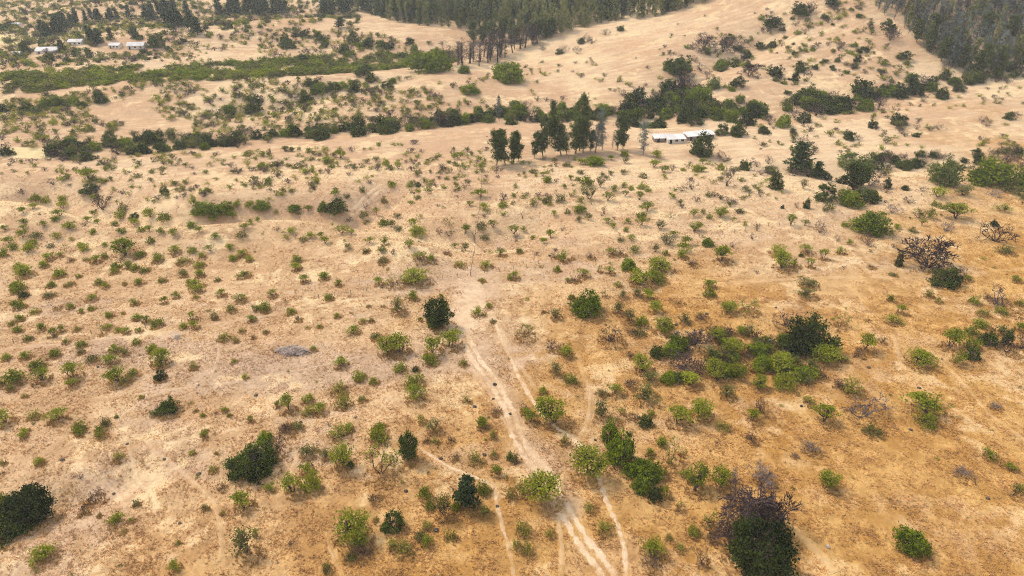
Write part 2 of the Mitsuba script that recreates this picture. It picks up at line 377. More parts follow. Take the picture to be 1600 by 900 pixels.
def plant(kind, seed, shape, W, H, n, per, spread, leaf, bsdf, stems=4, fork=0.45, r=0.09, wob=0.12, bark='bark', up=0.7, sides=4, rag=0.42):
    rg = np.random.default_rng(seed)
    c = crown_points(rg, shape, n, W, H, rag)
    lean = rg.normal(size=2) * 0.08
    c[:, :2] += c[:, 2:] * lean
    if shape in ('cone', 'column'):
        segs = [[0, 0, -0.2, *(np.array([lean[0], lean[1], 1]) * H * 0.5), r, r * 0.7], [*(np.array([lean[0], lean[1], 1]) * H * 0.5), *(np.array([lean[0], lean[1], 1]) * H * 0.97), r * 0.7, r * 0.12]]
        for p in c[:: max(1, len(c) // 40)]:
            k = np.array([lean[0] * p[2], lean[1] * p[2], p[2] - 0.04 * H])
            segs.append([*k, *p, r * 0.22, r * 0.08])
    else:
        segs = branches(rg, c, stems, fork, r, wob)
    lv = leaves(rg, c, np.array(spread) * rg.uniform(0.8, 1.1), per, leaf, up)
    lv[0][:, 2] = np.maximum(lv[0][:, 2], 0.03)
    a, b = normalise([lv, tubes(segs, sides)])
    proto(kind, [('crown', a, bsdf), ('trunk', b, bark)])

def bare(kind, seed, W, H, stems, levels, r, bsdf, spread=0.8, leaf=None, curve=0.25, twig=0.016, split=3):
    """A leafless shrub or tree: branches forking again and again."""
    rg = np.random.default_rng(seed)
    segs, thin, tips = [], [], []
    def grow(p, d, L, rad, lv):
        q = p
        for _ in range(2):
            d = d + rg.normal(size=3) * curve * 0.5
            d /= np.linalg.norm(d)
            e = q + d * L / 2
            (segs if rad > 0.03 else thin).append([*q, *e, rad, rad * 0.82])
            q, rad = e, rad * 0.82
        if lv == 0:
            tips.append(q)
            return
        for _ in range(split if lv > 1 else split + 1):
            nd = d + rg.normal(size=3) * spread * 0.75 + [0, 0, 0.12]
            grow(q, nd / np.linalg.norm(nd), L * rg.uniform(0.55, 0.9), max(rad * 0.66, twig), lv - 1)
    for k in range(stems):
        a = 2 * np.pi * (k + rg.uniform(-0.3, 0.3)) / stems
        t = rg.uniform(0.25, 1.0) * spread
        d = np.array([np.cos(a) * t, np.sin(a) * t, 1.0])
        grow(np.array([np.cos(a) * r, np.sin(a) * r, -0.1]), d / np.linalg.norm(d), H * rg.uniform(0.32, 0.45), r, levels)
    m = tubes(segs + thin, 3)
    m[0][:, 2] = np.maximum(m[0][:, 2], -0.1)
    if leaf:
        lv = leaves(rg, np.array(tips)[:: leaf[1]], (0.22, 0.22, 0.14), leaf[2], leaf[3])
        m, lv = normalise([m, lv])
        proto(kind, [('branches', m, bsdf), ('foliage', lv, leaf[0])])
    else:
        proto(kind, [('branches', normalise([m])[0], bsdf)])

# thorn bushes and thorn trees, three tones of each, several shapes
for i in range(5):
    plant('s', 10 + i, 'dome', 3.6 + 0.3 * i, 2.2, 46, 13, (0.30, 0.30, 0.20), 0.17, 'leaf_fresh', 4, 0.3, 0.06)
for i in range(3):
    plant('s', 20 + i, 'open', 3.8, 2.3, 40, 14, (0.30, 0.30, 0.16), 0.17, 'leaf_fresh', 5, 0.4, 0.06)
for i in range(7):
    plant('s', 400 + i, 'umbrella', 3.4, 2.6, 34, 14, (0.30, 0.30, 0.15), 0.17, 'leaf_fresh', 3 + i % 2, 0.5, 0.085)
for i in range(4):
    plant('y', 30 + i, 'open' if i % 2 else 'dome', 3.4, 1.9, 36, 9, (0.34, 0.34, 0.22), 0.15, 'leaf_yellow', 5, 0.4, 0.045)
for i in range(3):
    plant('o', 40 + i, 'open' if i % 2 else 'dome', 3.8, 2.2, 40, 10, (0.32, 0.32, 0.2), 0.16, 'leaf_olive', 5, 0.4, 0.055, bark='twig_purple')
for i in range(6):
    plant('t', 50 + i, 'umbrella' if i % 3 else 'open', 4.4, 3.2, 40, 12, (0.32, 0.32, 0.14), 0.17, 'leaf_fresh', 3 + i % 3, 0.5, 0.10)
for i in range(4):
    plant('u', 60 + i, 'umbrella', 5.2, 3.3, 60, 15, (0.34, 0.34, 0.15), 0.18, 'leaf_fresh', 4, 0.5, 0.13)
for i in range(4):
    plant('O', 70 + i, 'open' if i % 2 else 'tree', 4.4, 3.6, 48, 11, (0.34, 0.34, 0.22), 0.16, 'leaf_olive', 4, 0.5, 0.11)
for i in range(3):
    plant('T', 80 + i, 'tree', 5.2, 4.4, 72, 16, (0.36, 0.36, 0.24), 0.18, 'leaf_fresh', 4, 0.45, 0.14)
for i in range(4):
    plant('D', 90 + i, 'dome', 6.0, 4.6, 62, 30, (0.30, 0.30, 0.25), 0.20, 'leaf_dark', 4, 0.35, 0.15, up=0.5)
for i in range(3):
    plant('M', 100 + i, 'dome', 6.0, 4.2, 90, 26, (0.32, 0.32, 0.24), 0.20, 'leaf_bright', 4, 0.35, 0.15, up=0.8, rag=0.24)
for i in range(2):
    plant('L', 110 + i, 'dome', 8.0, 6.0, 90, 22, (0.50, 0.50, 0.38), 0.27, 'leaf_lime', 4, 0.4, 0.2, up=0.8)
for i in range(3):
    plant('G', 120 + i, 'dome', 10.0, 8.0, 105, 46, (0.42, 0.42, 0.34), 0.25, 'leaf_dark', 5, 0.4, 0.3, up=0.5)
for i in range(2):
    plant('R', 125 + i, 'round', 6.0, 6.4, 130, 26, (0.36, 0.36, 0.32), 0.22, 'leaf_dark', 4, 0.35, 0.18, up=0.5)
for i in range(3):
    plant('P', 130 + i, 'cone', 5.2, 10.0, 150, 12, (0.42, 0.42, 0.26), 0.30, 'leaf_pine', r=0.2)
for i in range(4):
    plant('E', 140 + i, 'column', 5.0, 15.0, 110, 22, (0.50, 0.50, 0.55), 0.34, 'leaf_gum', r=0.2)
for i in range(2):
    plant('B', 150 + i, 'column', 4.5, 16.0, 70, 12, (0.45, 0.45, 0.5), 0.32, 'leaf_blue', r=0.2, bark='twig_silver')
for i in range(3):
    bare('d', 160 + i, 4, 2.6, 9, 4, 0.07, 'twig_dark', 0.95, twig=0.030, split=2)
for i in range(3):
    bare('g', 170 + i, 4, 2.6, 10, 4, 0.06, 'twig_purple', 1.0, twig=0.028, split=2)
for i in range(2):
    bare('p', 180 + i, 4, 2.4, 10, 4, 0.05, 'twig_silver', 1.0, twig=0.028, split=2)
for i in range(2):
    bare('h', 190 + i, 7.5, 4.6, 13, 5, 0.11, 'twig_purple', 0.95, twig=0.060, split=2)
    bare('h', 195 + i, 7.0, 5.0, 10, 4, 0.11, 'twig_dark', 0.95, twig=0.052)
for i in range(3):
    bare('k', 200 + i, 4.5, 3.8, 3, 3, 0.10, 'bark', 0.9, ('leaf_fresh', 3, 9, 0.15), twig=0.022)
for i in range(2):
    bare('r', 210 + i, 3.6, 4.2, 1, 4, 0.12, 'twig_dark', 0.75, twig=0.022, split=2)
for i in range(2):
    bare('z', 220 + i, 9, 5, 4, 5, 0.26, 'twig_ash', 0.95, curve=0.55, twig=0.055, split=2)
for i in range(3):
    plant('x', 230 + i, 'column', 4.6, 14.0, 70, 6, (0.45, 0.45, 0.5), 0.20, 'twig_purple', r=0.22, bark='twig_dark')
for i in range(2):
    plant('K', 235 + i, 'round', 10.0, 8.5, 170, 40, (0.46, 0.46, 0.40), 0.25, 'leaf_black', 5, 0.4, 0.3, up=0.5)
# light versions for what stands far away
for i in range(4):
    plant('fs', 300 + i, 'dome' if i % 2 else 'open', 3.4, 2.0, 16, 8, (0.34, 0.34, 0.24), 0.24, 'leaf_olive' if i > 1 else 'leaf_fresh', 3, 0.35, 0.07, sides=3)
for i in range(2):
    plant('fy', 310 + i, 'open', 3.4, 1.8, 14, 7, (0.36, 0.36, 0.2), 0.22, 'leaf_yellow', 3, 0.4, 0.06, sides=3)
for i in range(2):
    bare('fd', 320 + i, 3.6, 2.2, 7, 3, 0.08, 'twig_purple', 1.0, twig=0.06, split=2)
for i in range(3):
    plant('fb', 330 + i, 'dome', 5.5, 3.6, 40, 12, (0.42, 0.42, 0.34), 0.32, ('leaf_bright', 'leaf_olive', 'leaf_dark')[i], 3, 0.35, 0.12, sides=3)
for i in range(3):
    plant('ft', 335 + i, 'dome', 5.5, 3.2, 40, 12, (0.42, 0.42, 0.34), 0.32, ('leaf_fresh', 'leaf_olive', 'leaf_bright')[i], 3, 0.35, 0.12, sides=3)
for i in range(3):
    plant('fp', 340 + i, 'cone', 4.4, 14.0, 50, 8, (0.42, 0.42, 0.6), 0.50, 'leaf_forest', r=0.16, sides=3)
for i in range(2):
    plant('fq', 350 + i, 'cone', 4.6, 15.0, 50, 8, (0.45, 0.45, 0.6), 0.50, 'leaf_pine', r=0.16, sides=3)
for i in range(2):
    plant('fx', 365 + i, 'column', 3.6, 14.0, 30, 5, (0.40, 0.40, 0.7), 0.30, 'twig_purple', r=0.17, bark='twig_dark', sides=3)
for i in range(3):
    plant('fe', 360 + i, 'column', 3.6, 15.0, 30, 7, (0.40, 0.40, 0.8), 0.48, 'leaf_blue', r=0.17, bark='twig_purple', sides=3)

# ------------------------------------------------------------------ placing plants
NAMES = {  # kind -> (name, category, noun, look words by tone)
    's': ('thorn_shrub', 'shrub', 'thorn shrub', 'leafy green'), 'y': ('thorn_shrub', 'shrub', 'thorn shrub', 'thin yellow-green'), 'o': ('thorn_shrub', 'shrub', 'thorn shrub', 'dull olive'),
    't': ('thorn_tree', 'tree', 'thorn tree', 'airy green'), 'u': ('thorn_tree', 'tree', 'thorn tree', 'flat-topped green'), 'T': ('thorn_tree', 'tree', 'thorn tree', 'round-crowned green'),
    'O': ('thorn_tree', 'tree', 'thorn tree', 'dull olive'), 'k': ('thorn_tree', 'tree', 'thorn tree', 'half-bare twiggy'),
    'D': ('evergreen_bush', 'bush', 'evergreen bush', 'dense dark green'), 'M': ('evergreen_bush', 'bush', 'evergreen bush', 'dense bright green'), 'L': ('evergreen_bush', 'bush', 'evergreen bush', 'pale lime-green'),
    'K': ('evergreen_tree', 'tree', 'evergreen tree', 'blackish green'), 'R': ('evergreen_tree', 'tree', 'evergreen tree', 'upright dark green'), 'G': ('evergreen_tree', 'tree', 'evergreen tree', 'massive blackish green'), 'P': ('conifer', 'conifer', 'conifer', 'dark pointed'), 'E': ('tall_tree', 'tree', 'tall slender tree', 'grey-green'),
    'B': ('tall_tree', 'tree', 'tall slender tree', 'bluish grey'), 'd': ('dead_shrub', 'dead shrub', 'leafless shrub', 'blackish brown'), 'g': ('dead_shrub', 'dead shrub', 'leafless shrub', 'purplish grey'),
    'p': ('dead_shrub', 'dead shrub', 'leafless shrub', 'pale silvery'), 'h': ('dead_shrub', 'dead shrub', 'leafless shrub', 'broad purplish'), 'r': ('dead_tree', 'dead tree', 'leafless tree', 'dark bare'),
    'z': ('dead_tree', 'dead tree', 'leafless tree', 'silvery sprawling'), 'x': ('dead_tree', 'dead tree', 'leafless tree', 'tall purplish'),
}
ON_TRUNK = set('tuTOkPEBrx')
things, used = [], {}

def key_for(name):
    n = used.get(name, 0)
    used[name] = n + 1
    return name if n == 0 else f'{name}_{n:03d}'

def put(kind, p, W, H, label=None, name=None, rot=None):
    things.append(dict(kind=kind, p=np.array(p, float), W=float(W), H=float(H), label=label, name=name, rot=rng.uniform(0, 360) if rot is None else rot, seed=int(rng.integers(1 << 30))))

def from_pixels(kind, x, y, w, h, label=None, name=None):
    """A plant whose picture in the photograph is w by h pixels with its foot at (x, y)."""
    p = hit(x, y)[0]
    d = math.hypot(p[0], p[1])
    elev = math.atan2(CAM_H - p[2], d)
    depth = project(p)[2]
    s = FPX / depth
    W = (0.97 if kind in 'syo' else 1.03) * w / s
    k = 0.26 if kind in ON_TRUNK else 0.34
    H = max((h / s - k * W * math.sin(elev)) / math.cos(elev), (0.62 if kind == 's' else 0.5) * W)
    H = min(H, 2.4 * W if kind not in 'PEBx' else 9 * W)
    if kind not in ON_TRUNK:                               # the foot of a bush is behind the front of its skirt
        p[:2] += p[:2] / d * 0.24 * W
        p[2] = height(p[0], p[1])
    put(kind, p, W, H, label, name)

# what the photograph shows, read tile by tile at four times its size: x, foot y, width, height, kind
TILES = {
 (0, 225): """335 265 75 50 d;145 325 50 40 d;565 325 110 65 D;650 425 115 110 d;595 365 70 50 s;560 230 110 60 s;640 250 60 40 s;225 365 70 40 s;290 375 65 50 s;210 410 60 30 s;150 438 50 45 s;400 360 60 40 s;395 410 70 50 s;370 455 75 50 s;350 485 55 35 s;1030 315 50 55 D;1210 385 50 80 t;770 425 60 60 o;760 465 80 50 s;845 470 60 40 D;945 470 90 40 s;1030 490 90 40 s;840 510 60 45 s;885 550 50 40 s;935 550 55 45 s;1010 570 50 50 s;1300 460 130 60 M;1390 470 120 80 M;1345 500 70 40 s;1460 480 70 60 s;1205 525 70 40 s;1250 555 50 40 s;1480 410 60 50 s;1560 400 60 40 s;280 520 55 40 s;150 500 50 25 s;40 540 50 35 s;440 540 80 45 s;545 485 50 30 s;612 500 45 35 s;530 515 45 20 d;590 450 55 40 s;725 515 50 30 s;585 565 45 40 s;765 560 60 35 s;1085 575 70 35 s;1530 540 60 40 s;1515 590 80 40 o;1345 590 70 45 t;1570 500 40 35 s;145 590 75 60 s;150 540 50 30 s;360 600 75 55 y;230 600 80 50 o;60 625 75 40 s;85 660 60 50 s;22 705 55 60 s;180 685 95 60 s;200 640 70 35 s;455 605 40 30 y;325 650 50 40 o;415 675 50 60 k;530 668 70 45 s;505 640 40 30 s;657 640 40 25 s;945 625 50 45 s;880 705 65 45 s;985 740 70 60 s;1090 690 70 45 s;1205 685 60 50 s;1310 670 55 45 t;1435 665 60 35 s;1262 715 50 40 s;1465 730 60 45 s;1525 700 65 45 s;1560 735 50 45 s;1155 750 90 45 y;1250 770 65 45 s;1145 830 60 50 o;1250 830 60 45 s;1520 825 80 45 t;310 725 75 45 s;375 710 40 35 s;280 770 55 45 s;445 735 40 35 g;600 745 65 50 s;655 715 45 40 s;540 730 40 30 y;120 780 65 45 s;165 830 110 50 s;370 830 75 55 s;495 835 35 30 s;730 780 60 45 s;718 812 60 40 s;800 780 55 50 s;845 790 60 40 s;902 805 60 40 s;875 880 55 45 s;1018 865 50 25 s;1360 860 40 35 o;1180 885 45 45 s;1230 900 85 45 s;625 880 60 45 s;665 900 50 35 s;320 895 55 45 s;435 890 60 30 y;105 905 70 30 s;780 880 35 25 y""",
 (400, 225): """530 85 75 55 u;185 45 50 30 s;45 80 45 40 s;125 140 75 45 o;45 155 70 35 s;440 125 70 40 s;475 150 45 35 s;345 105 55 30 o;270 150 70 25 o;205 145 40 25 o;695 125 45 35 o;750 110 55 35 o;810 135 50 50 s;890 155 55 45 t;615 165 40 35 o;1265 95 60 50 t;1275 175 60 70 k;1410 170 55 55 t;1065 130 40 20 s;1020 185 40 30 o;80 245 60 35 s;385 250 40 30 s;1050 245 40 45 t;1195 225 35 30 o;1310 280 55 50 g;960 275 45 30 s;1015 270 35 35 D;850 275 60 40 s;670 310 40 55 o;365 290 35 25 g;500 330 60 40 s;570 345 45 40 o;185 300 60 50 k;55 425 95 55 M;240 430 75 45 M;325 430 50 40 s;420 435 55 65 M;125 440 40 30 y;265 450 40 25 y;12 488 35 35 s;675 465 65 50 o;685 410 45 35 g;755 445 35 50 s;690 500 45 30 o;885 470 50 40 o;800 380 45 55 o;965 385 45 35 s;1005 350 60 30 o;1090 315 70 60 k;1410 340 90 50 s;1335 390 50 35 s;1430 415 70 40 s;1545 400 65 45 s;1480 520 55 50 t;1205 500 80 50 k;795 515 75 55 s;850 525 50 55 o;890 545 55 40 o;990 530 65 65 s;1010 580 100 55 s;1145 570 45 45 g;1205 585 50 45 g;1310 570 60 60 s;1410 545 70 60 o;1435 605 60 45 o;135 550 40 35 g;215 555 80 45 t;190 600 50 40 y;300 610 60 35 o;340 585 65 45 t;410 590 45 40 s;435 625 55 50 s;535 555 85 55 t;600 570 50 40 s;585 495 50 40 g;715 620 60 50 t;805 630 60 65 t;960 650 70 55 t;580 660 50 40 o;685 685 45 45 o;785 685 70 45 o;1245 650 45 35 t;1310 670 45 60 o;1190 690 50 35 g;1530 700 60 50 t;255 740 60 55 s;250 790 70 50 s;1020 725 80 60 t;1100 740 60 50 s;1435 770 75 50 t;1275 770 70 45 y;795 745 70 15 o;305 870 60 55 s;425 850 70 45 s;520 890 45 40 s;770 890 60 60 s;865 880 100 65 k;940 880 50 40 s;1410 865 50 25 y;1585 850 35 40 s""",
 (800, 225): """510 135 110 45 M;425 130 60 40 s;620 105 45 35 s;700 80 55 45 s;905 85 75 35 s;885 150 75 55 s;940 180 65 50 s;1000 170 55 40 d;1160 175 75 60 s;1195 125 50 40 s;1300 165 50 45 s;1070 170 35 25 s;705 120 45 50 O;345 140 50 35 o;265 120 40 40 o;1400 170 60 40 o;1200 175 40 35 s;135 185 60 35 o;220 240 60 50 s;190 200 40 30 s;430 190 50 35 o;370 225 40 35 s;465 260 90 60 s;410 230 40 30 s;555 270 50 70 O;590 225 35 35 o;630 295 65 50 t;705 270 45 35 t;745 290 40 30 s;820 215 55 40 o;695 190 55 35 o;955 215 40 35 t;810 285 70 40 s;850 300 45 30 s;795 350 60 60 t;705 325 40 40 t;600 355 65 60 t;480 345 85 85 O;330 280 40 35 s;300 370 65 80 o;220 375 60 50 o;425 370 60 50 y;425 430 85 60 s;500 380 40 40 k;1120 290 85 80 d;1065 300 60 40 d;1340 270 75 120 d;1300 235 40 30 o;1225 330 55 40 o;1150 365 70 50 d;1005 340 45 35 t;1050 385 45 40 o;1345 375 70 45 g;1460 300 55 40 o;1550 335 40 50 g;65 470 75 85 r;265 455 45 40 s;345 440 40 40 o;575 440 45 60 g;420 490 55 50 O;475 480 45 50 o;600 495 60 40 t;635 525 55 35 t;720 495 55 40 t;840 430 95 55 s;805 470 70 50 s;815 510 70 60 t;925 530 65 60 O;710 550 40 35 s;985 460 60 40 k;1135 450 60 50 t;1195 440 40 35 o;1300 455 80 65 T;1230 470 40 40 s;1380 485 30 35 t;1140 545 75 60 T;1455 515 35 40 y;1530 545 45 55 d;10 560 60 60 t;70 545 40 40 t;30 610 60 50 g;125 600 40 35 s;200 625 55 40 s;245 590 65 60 s;315 545 35 40 g;680 610 50 35 o;745 600 60 35 t;965 630 100 70 O;1005 580 60 40 s;1085 630 70 60 s;1225 640 70 55 M;1375 650 45 45 d;1500 600 45 50 d;45 685 45 40 s;320 740 70 70 s;270 715 50 40 d;375 720 35 65 r;490 720 50 45 g;620 695 65 50 t;675 700 60 55 g;770 680 75 50 t;895 675 60 60 O;960 695 40 40 s;1060 715 65 55 s;1080 680 90 45 s;925 780 130 80 T;725 790 90 75 M;1125 765 70 45 g;20 850 55 55 s;445 830 70 55 t;540 800 35 50 k;610 810 55 55 t;890 870 130 80 s;755 860 60 60 O;800 900 150 55 s;660 890 45 35 t;280 800 45 40 s;345 865 35 30 s;390 865 60 45 g;1225 900 75 30 s""",
 (1200, 225): """300 212 80 120 P;250 160 50 55 M;220 280 50 70 O;40 285 75 120 D;370 425 75 65 o;745 280 50 70 D;735 310 60 40 g;855 290 50 35 D;1540 320 130 60 o;1220 320 100 75 O;1060 330 110 65 t;960 300 60 40 g;1400 325 90 50 p;240 405 40 70 D;140 510 70 75 t;90 405 20 25 D;175 400 30 40 g;320 560 80 80 g;230 510 50 40 t;475 520 50 30 s;505 630 40 40 s;430 610 40 40 g;620 640 110 80 g;770 440 110 70 p;875 375 75 50 g;1040 390 60 40 s;1000 460 70 70 t;940 460 70 60 O;960 510 40 50 t;800 530 50 30 s;780 600 50 90 k;900 555 60 40 o;1105 550 90 70 p;1410 515 50 40 D;1475 420 80 60 t;1590 370 45 80 O;1480 690 90 50 o;1180 850 100 80 g;1245 855 50 25 s;55 690 110 45 t;85 775 120 100 T;165 765 60 60 O;235 680 80 60 t;345 720 55 70 t;450 685 55 50 t;255 770 50 70 t;205 705 30 25 D;640 780 50 25 g;780 830 50 25 o;240 900 110 30 o;1550 865 60 20 s""",
 (0, 450): """120 130 80 65 s;155 60 60 40 D;120 25 100 40 s;310 60 70 35 o;570 75 65 40 t;445 130 40 50 s;845 100 55 45 t;1025 100 45 50 s;1105 65 45 50 s;1230 30 80 35 s;1225 65 40 25 y;1390 55 55 50 s;1505 80 70 50 t;1450 145 60 45 t;1590 150 25 45 s;360 130 45 80 r;575 140 45 35 s;510 160 40 35 s;685 185 45 45 s;770 165 30 25 y;215 165 70 30 y;130 205 50 45 s;75 235 45 35 s;855 200 55 40 s;915 220 50 50 s;980 245 80 60 s;680 255 60 35 s;735 275 45 30 s;795 285 55 40 s;872 278 40 30 s;265 265 50 50 s;385 275 45 50 t;335 305 55 70 s;115 280 60 45 s;640 295 40 90 k;485 270 45 35 y;1205 195 50 55 t;1150 255 50 40 s;1215 255 60 55 s;1345 200 45 60 o;1570 210 60 35 s;180 330 50 45 s;415 350 40 35 s;510 370 60 50 s;855 355 50 45 s;1395 330 80 60 y;1475 340 40 45 y;1515 280 45 35 y;1585 320 30 35 g;340 435 75 50 s;40 450 55 45 s;160 445 70 50 s;720 405 75 60 s;780 420 55 45 o;955 400 70 60 s;1005 500 45 40 s;580 460 80 40 o;510 410 50 40 o;245 505 95 50 s;260 590 115 90 s;685 480 100 60 s;455 625 65 60 s;825 550 75 60 t;785 600 60 60 y;1005 580 70 65 D;1220 505 60 60 y;1465 470 40 25 s;85 600 130 80 s;75 645 55 50 y;10 610 40 40 s;160 685 35 35 y;1535 570 40 30 s;885 695 35 20 s;960 805 40 45 o;45 850 110 100 s;215 820 80 60 y;375 835 115 85 s;660 865 60 70 o;730 815 25 30 s;505 895 80 70 s;630 905 65 35 s;160 905 50 25 s;1405 780 45 35 s;1435 805 30 25 s;1272 805 30 25 s;1230 775 30 20 y;1570 840 40 40 s;1285 905 40 15 y""",
 (400, 450): """100 50 55 45 t;60 150 65 75 s;15 140 40 35 s;220 165 60 40 s;455 75 60 40 s;985 75 65 65 s;1155 65 35 30 s;1385 170 80 65 t;1455 125 45 20 s;1480 220 40 30 o;510 185 40 30 s;705 120 30 15 o;795 120 25 12 o;590 160 20 12 y;720 215 35 35 o;665 220 45 25 s;1025 210 30 30 s;615 290 80 55 s;400 250 35 25 s;65 285 40 25 o;320 255 30 15 y;265 210 50 40 g;750 325 70 45 o;900 425 130 130 s;1100 420 120 130 s;1215 380 130 110 s;1090 480 100 80 s;530 500 90 60 s;360 395 40 30 s;900 525 80 60 s;650 580 80 70 s;735 600 60 50 s;995 525 40 40 D;985 620 120 90 s;1000 715 130 90 s;520 660 110 80 y;540 750 110 100 y;665 710 60 45 y;1295 490 55 45 y;205 780 95 110 s;135 745 40 40 s;320 725 80 55 s;325 800 80 60 y;400 790 90 70 s;575 900 75 50 s;770 900 90 35 s;1035 850 55 70 y;1110 890 80 80 O;1415 880 80 70 s;1315 720 50 50 y;1500 790 60 50 g;190 890 80 60 g;260 890 70 50 o""",
 (800, 450): """370 75 50 40 s;275 190 70 70 O;200 160 35 30 g;580 55 40 50 k;695 60 55 55 O;780 50 60 60 O;850 80 90 70 s;890 155 90 75 s;665 155 80 80 O;740 210 70 90 O;810 245 80 75 s;935 270 110 95 T;1075 215 70 65 O;1230 60 75 70 s;1350 155 90 75 T;1470 150 110 100 k;1180 205 80 40 g;75 310 120 100 k;250 395 80 80 g;345 435 80 75 s;750 300 90 60 d;790 300 80 50 o;275 530 80 85 O;370 600 90 70 s;740 440 60 50 d;900 440 90 90 D;1310 330 60 80 t;1520 345 80 110 d;1370 400 110 100 T;1250 470 80 90 d;1340 460 80 80 g;820 520 110 100 T;860 585 90 80 O;965 600 80 80 M;1040 590 110 60 D;1115 620 120 90 s;1285 580 130 130 T;1390 560 100 110 T;1560 520 100 110 M;1545 430 100 90 M;1540 630 90 80 T;650 660 95 75 t;830 695 150 110 O;745 620 80 60 g;560 800 95 110 O;565 680 60 50 o;700 800 80 70 k;190 660 50 55 s;120 850 80 75 s;85 800 70 50 s;75 770 50 50 g;1025 870 150 130 s;1165 800 130 120 T;1340 680 90 80 O;1550 790 80 120 g;1490 840 80 80 s;1310 895 90 60 y;835 865 80 70 D;770 830 60 40 g;640 840 80 60 k;870 800 50 40 s""",
 (1200, 450): """240 55 110 60 O;765 85 50 50 s;450 240 90 90 k;620 205 35 50 r;770 215 90 60 t;820 165 60 70 s;1000 60 60 60 y;1060 95 50 50 y;1280 100 70 65 s;1330 175 80 55 y;1365 70 50 40 d;1455 165 80 45 s;1560 110 60 50 y;1560 190 50 80 r;1125 390 140 150 s;1260 300 90 70 s;1330 250 90 60 s;1365 360 110 100 D;1265 380 90 80 s;1270 450 90 75 D;1185 470 90 100 t;1450 300 90 80 o;1485 360 60 120 D;1480 410 110 90 d;1560 270 60 60 s;1575 390 90 130 d;110 260 150 110 g;345 455 150 120 T;70 520 170 120 u;170 500 120 90 O;270 535 100 110 O;95 635 140 115 s;245 610 60 70 O;335 570 60 70 g;605 400 100 120 s;560 435 70 75 g;705 350 50 60 g;440 630 90 80 g;485 465 50 40 y;245 730 80 60 y;1410 755 70 40 p""",
 (0, 675): """155 40 55 45 s;510 20 70 35 s;630 40 80 50 y;255 205 60 50 s;750 180 70 60 y;20 210 45 50 y;1275 40 50 45 s;1205 140 40 30 s;1355 140 30 20 y;1340 250 60 45 y;855 465 50 55 o;730 580 105 65 s;825 560 35 25 s;775 635 45 25 y;620 530 40 20 y;1530 490 130 110 s;1400 520 35 35 y;1285 490 40 45 o;1115 705 35 25 s;295 810 150 95 s;1095 865 70 75 s;600 450 120 90 g;530 520 80 60 d;1390 365 60 50 g;20 470 80 130 s""",
 (400, 675): """130 150 130 120 g;60 70 90 60 M;190 25 100 40 g;590 220 50 40 D;335 155 110 80 o;445 160 60 70 O;520 40 140 60 y;770 60 110 90 s;1065 70 50 40 g;1120 75 60 50 y;1220 65 50 50 g;1250 180 60 50 g;1370 200 100 80 y;1485 45 50 60 y;1485 160 50 50 y;1500 270 70 60 s;1585 180 40 60 s;250 390 130 130 s;350 375 130 120 s;320 260 80 60 s;85 375 70 50 s;1425 390 90 80 s;1060 420 90 80 s;1090 490 60 60 s;1180 525 110 150 O;1250 490 60 60 s;1430 530 80 60 y;660 720 130 90 s;680 790 110 80 g;590 810 80 60 o;745 445 80 60 g;1070 610 70 50 y;1030 680 80 70 o;1075 715 80 60 s;1215 680 85 70 y;860 740 80 70 y;930 770 130 70 y;445 880 60 70 o;10 660 40 60 s;1590 420 60 80 y;750 565 40 30 y""",
 (800, 675): """760 300 160 120 M;870 310 160 120 M;810 390 110 90 M;885 435 90 110 D;960 400 65 65 t;325 80 60 70 y;15 190 60 60 o;60 390 100 80 y;480 495 80 45 y;580 630 110 70 y;75 650 110 90 y;235 660 70 60 y;30 740 70 70 y;95 770 80 80 y;865 780 150 120 s;870 860 130 80 g;990 200 110 160 k;935 90 70 60 s;1060 140 50 60 k;860 160 60 50 s;1145 370 130 150 T;1085 300 80 40 s;1310 340 120 120 T;1380 320 60 100 p;1495 70 80 80 g;1135 650 80 60 s;1050 745 70 40 y;1225 580 100 100 k;1185 840 80 110 g;1230 690 60 40 g;980 680 50 40 y;1040 480 60 60 k""",
 (1200, 675): """250 130 110 80 p;165 165 40 35 p;1385 160 90 65 t;1510 240 70 50 s;1560 380 80 80 y;1210 290 110 50 p;640 20 120 30 o""",
}
for (ox, oy), text in TILES.items():
    for item in text.replace('\n', '').split(';'):
        x, y, w, h, k = item.split()
        from_pixels(k, ox + float(x) / 4, oy + float(y) / 4, float(w) / 4, float(h) / 4)

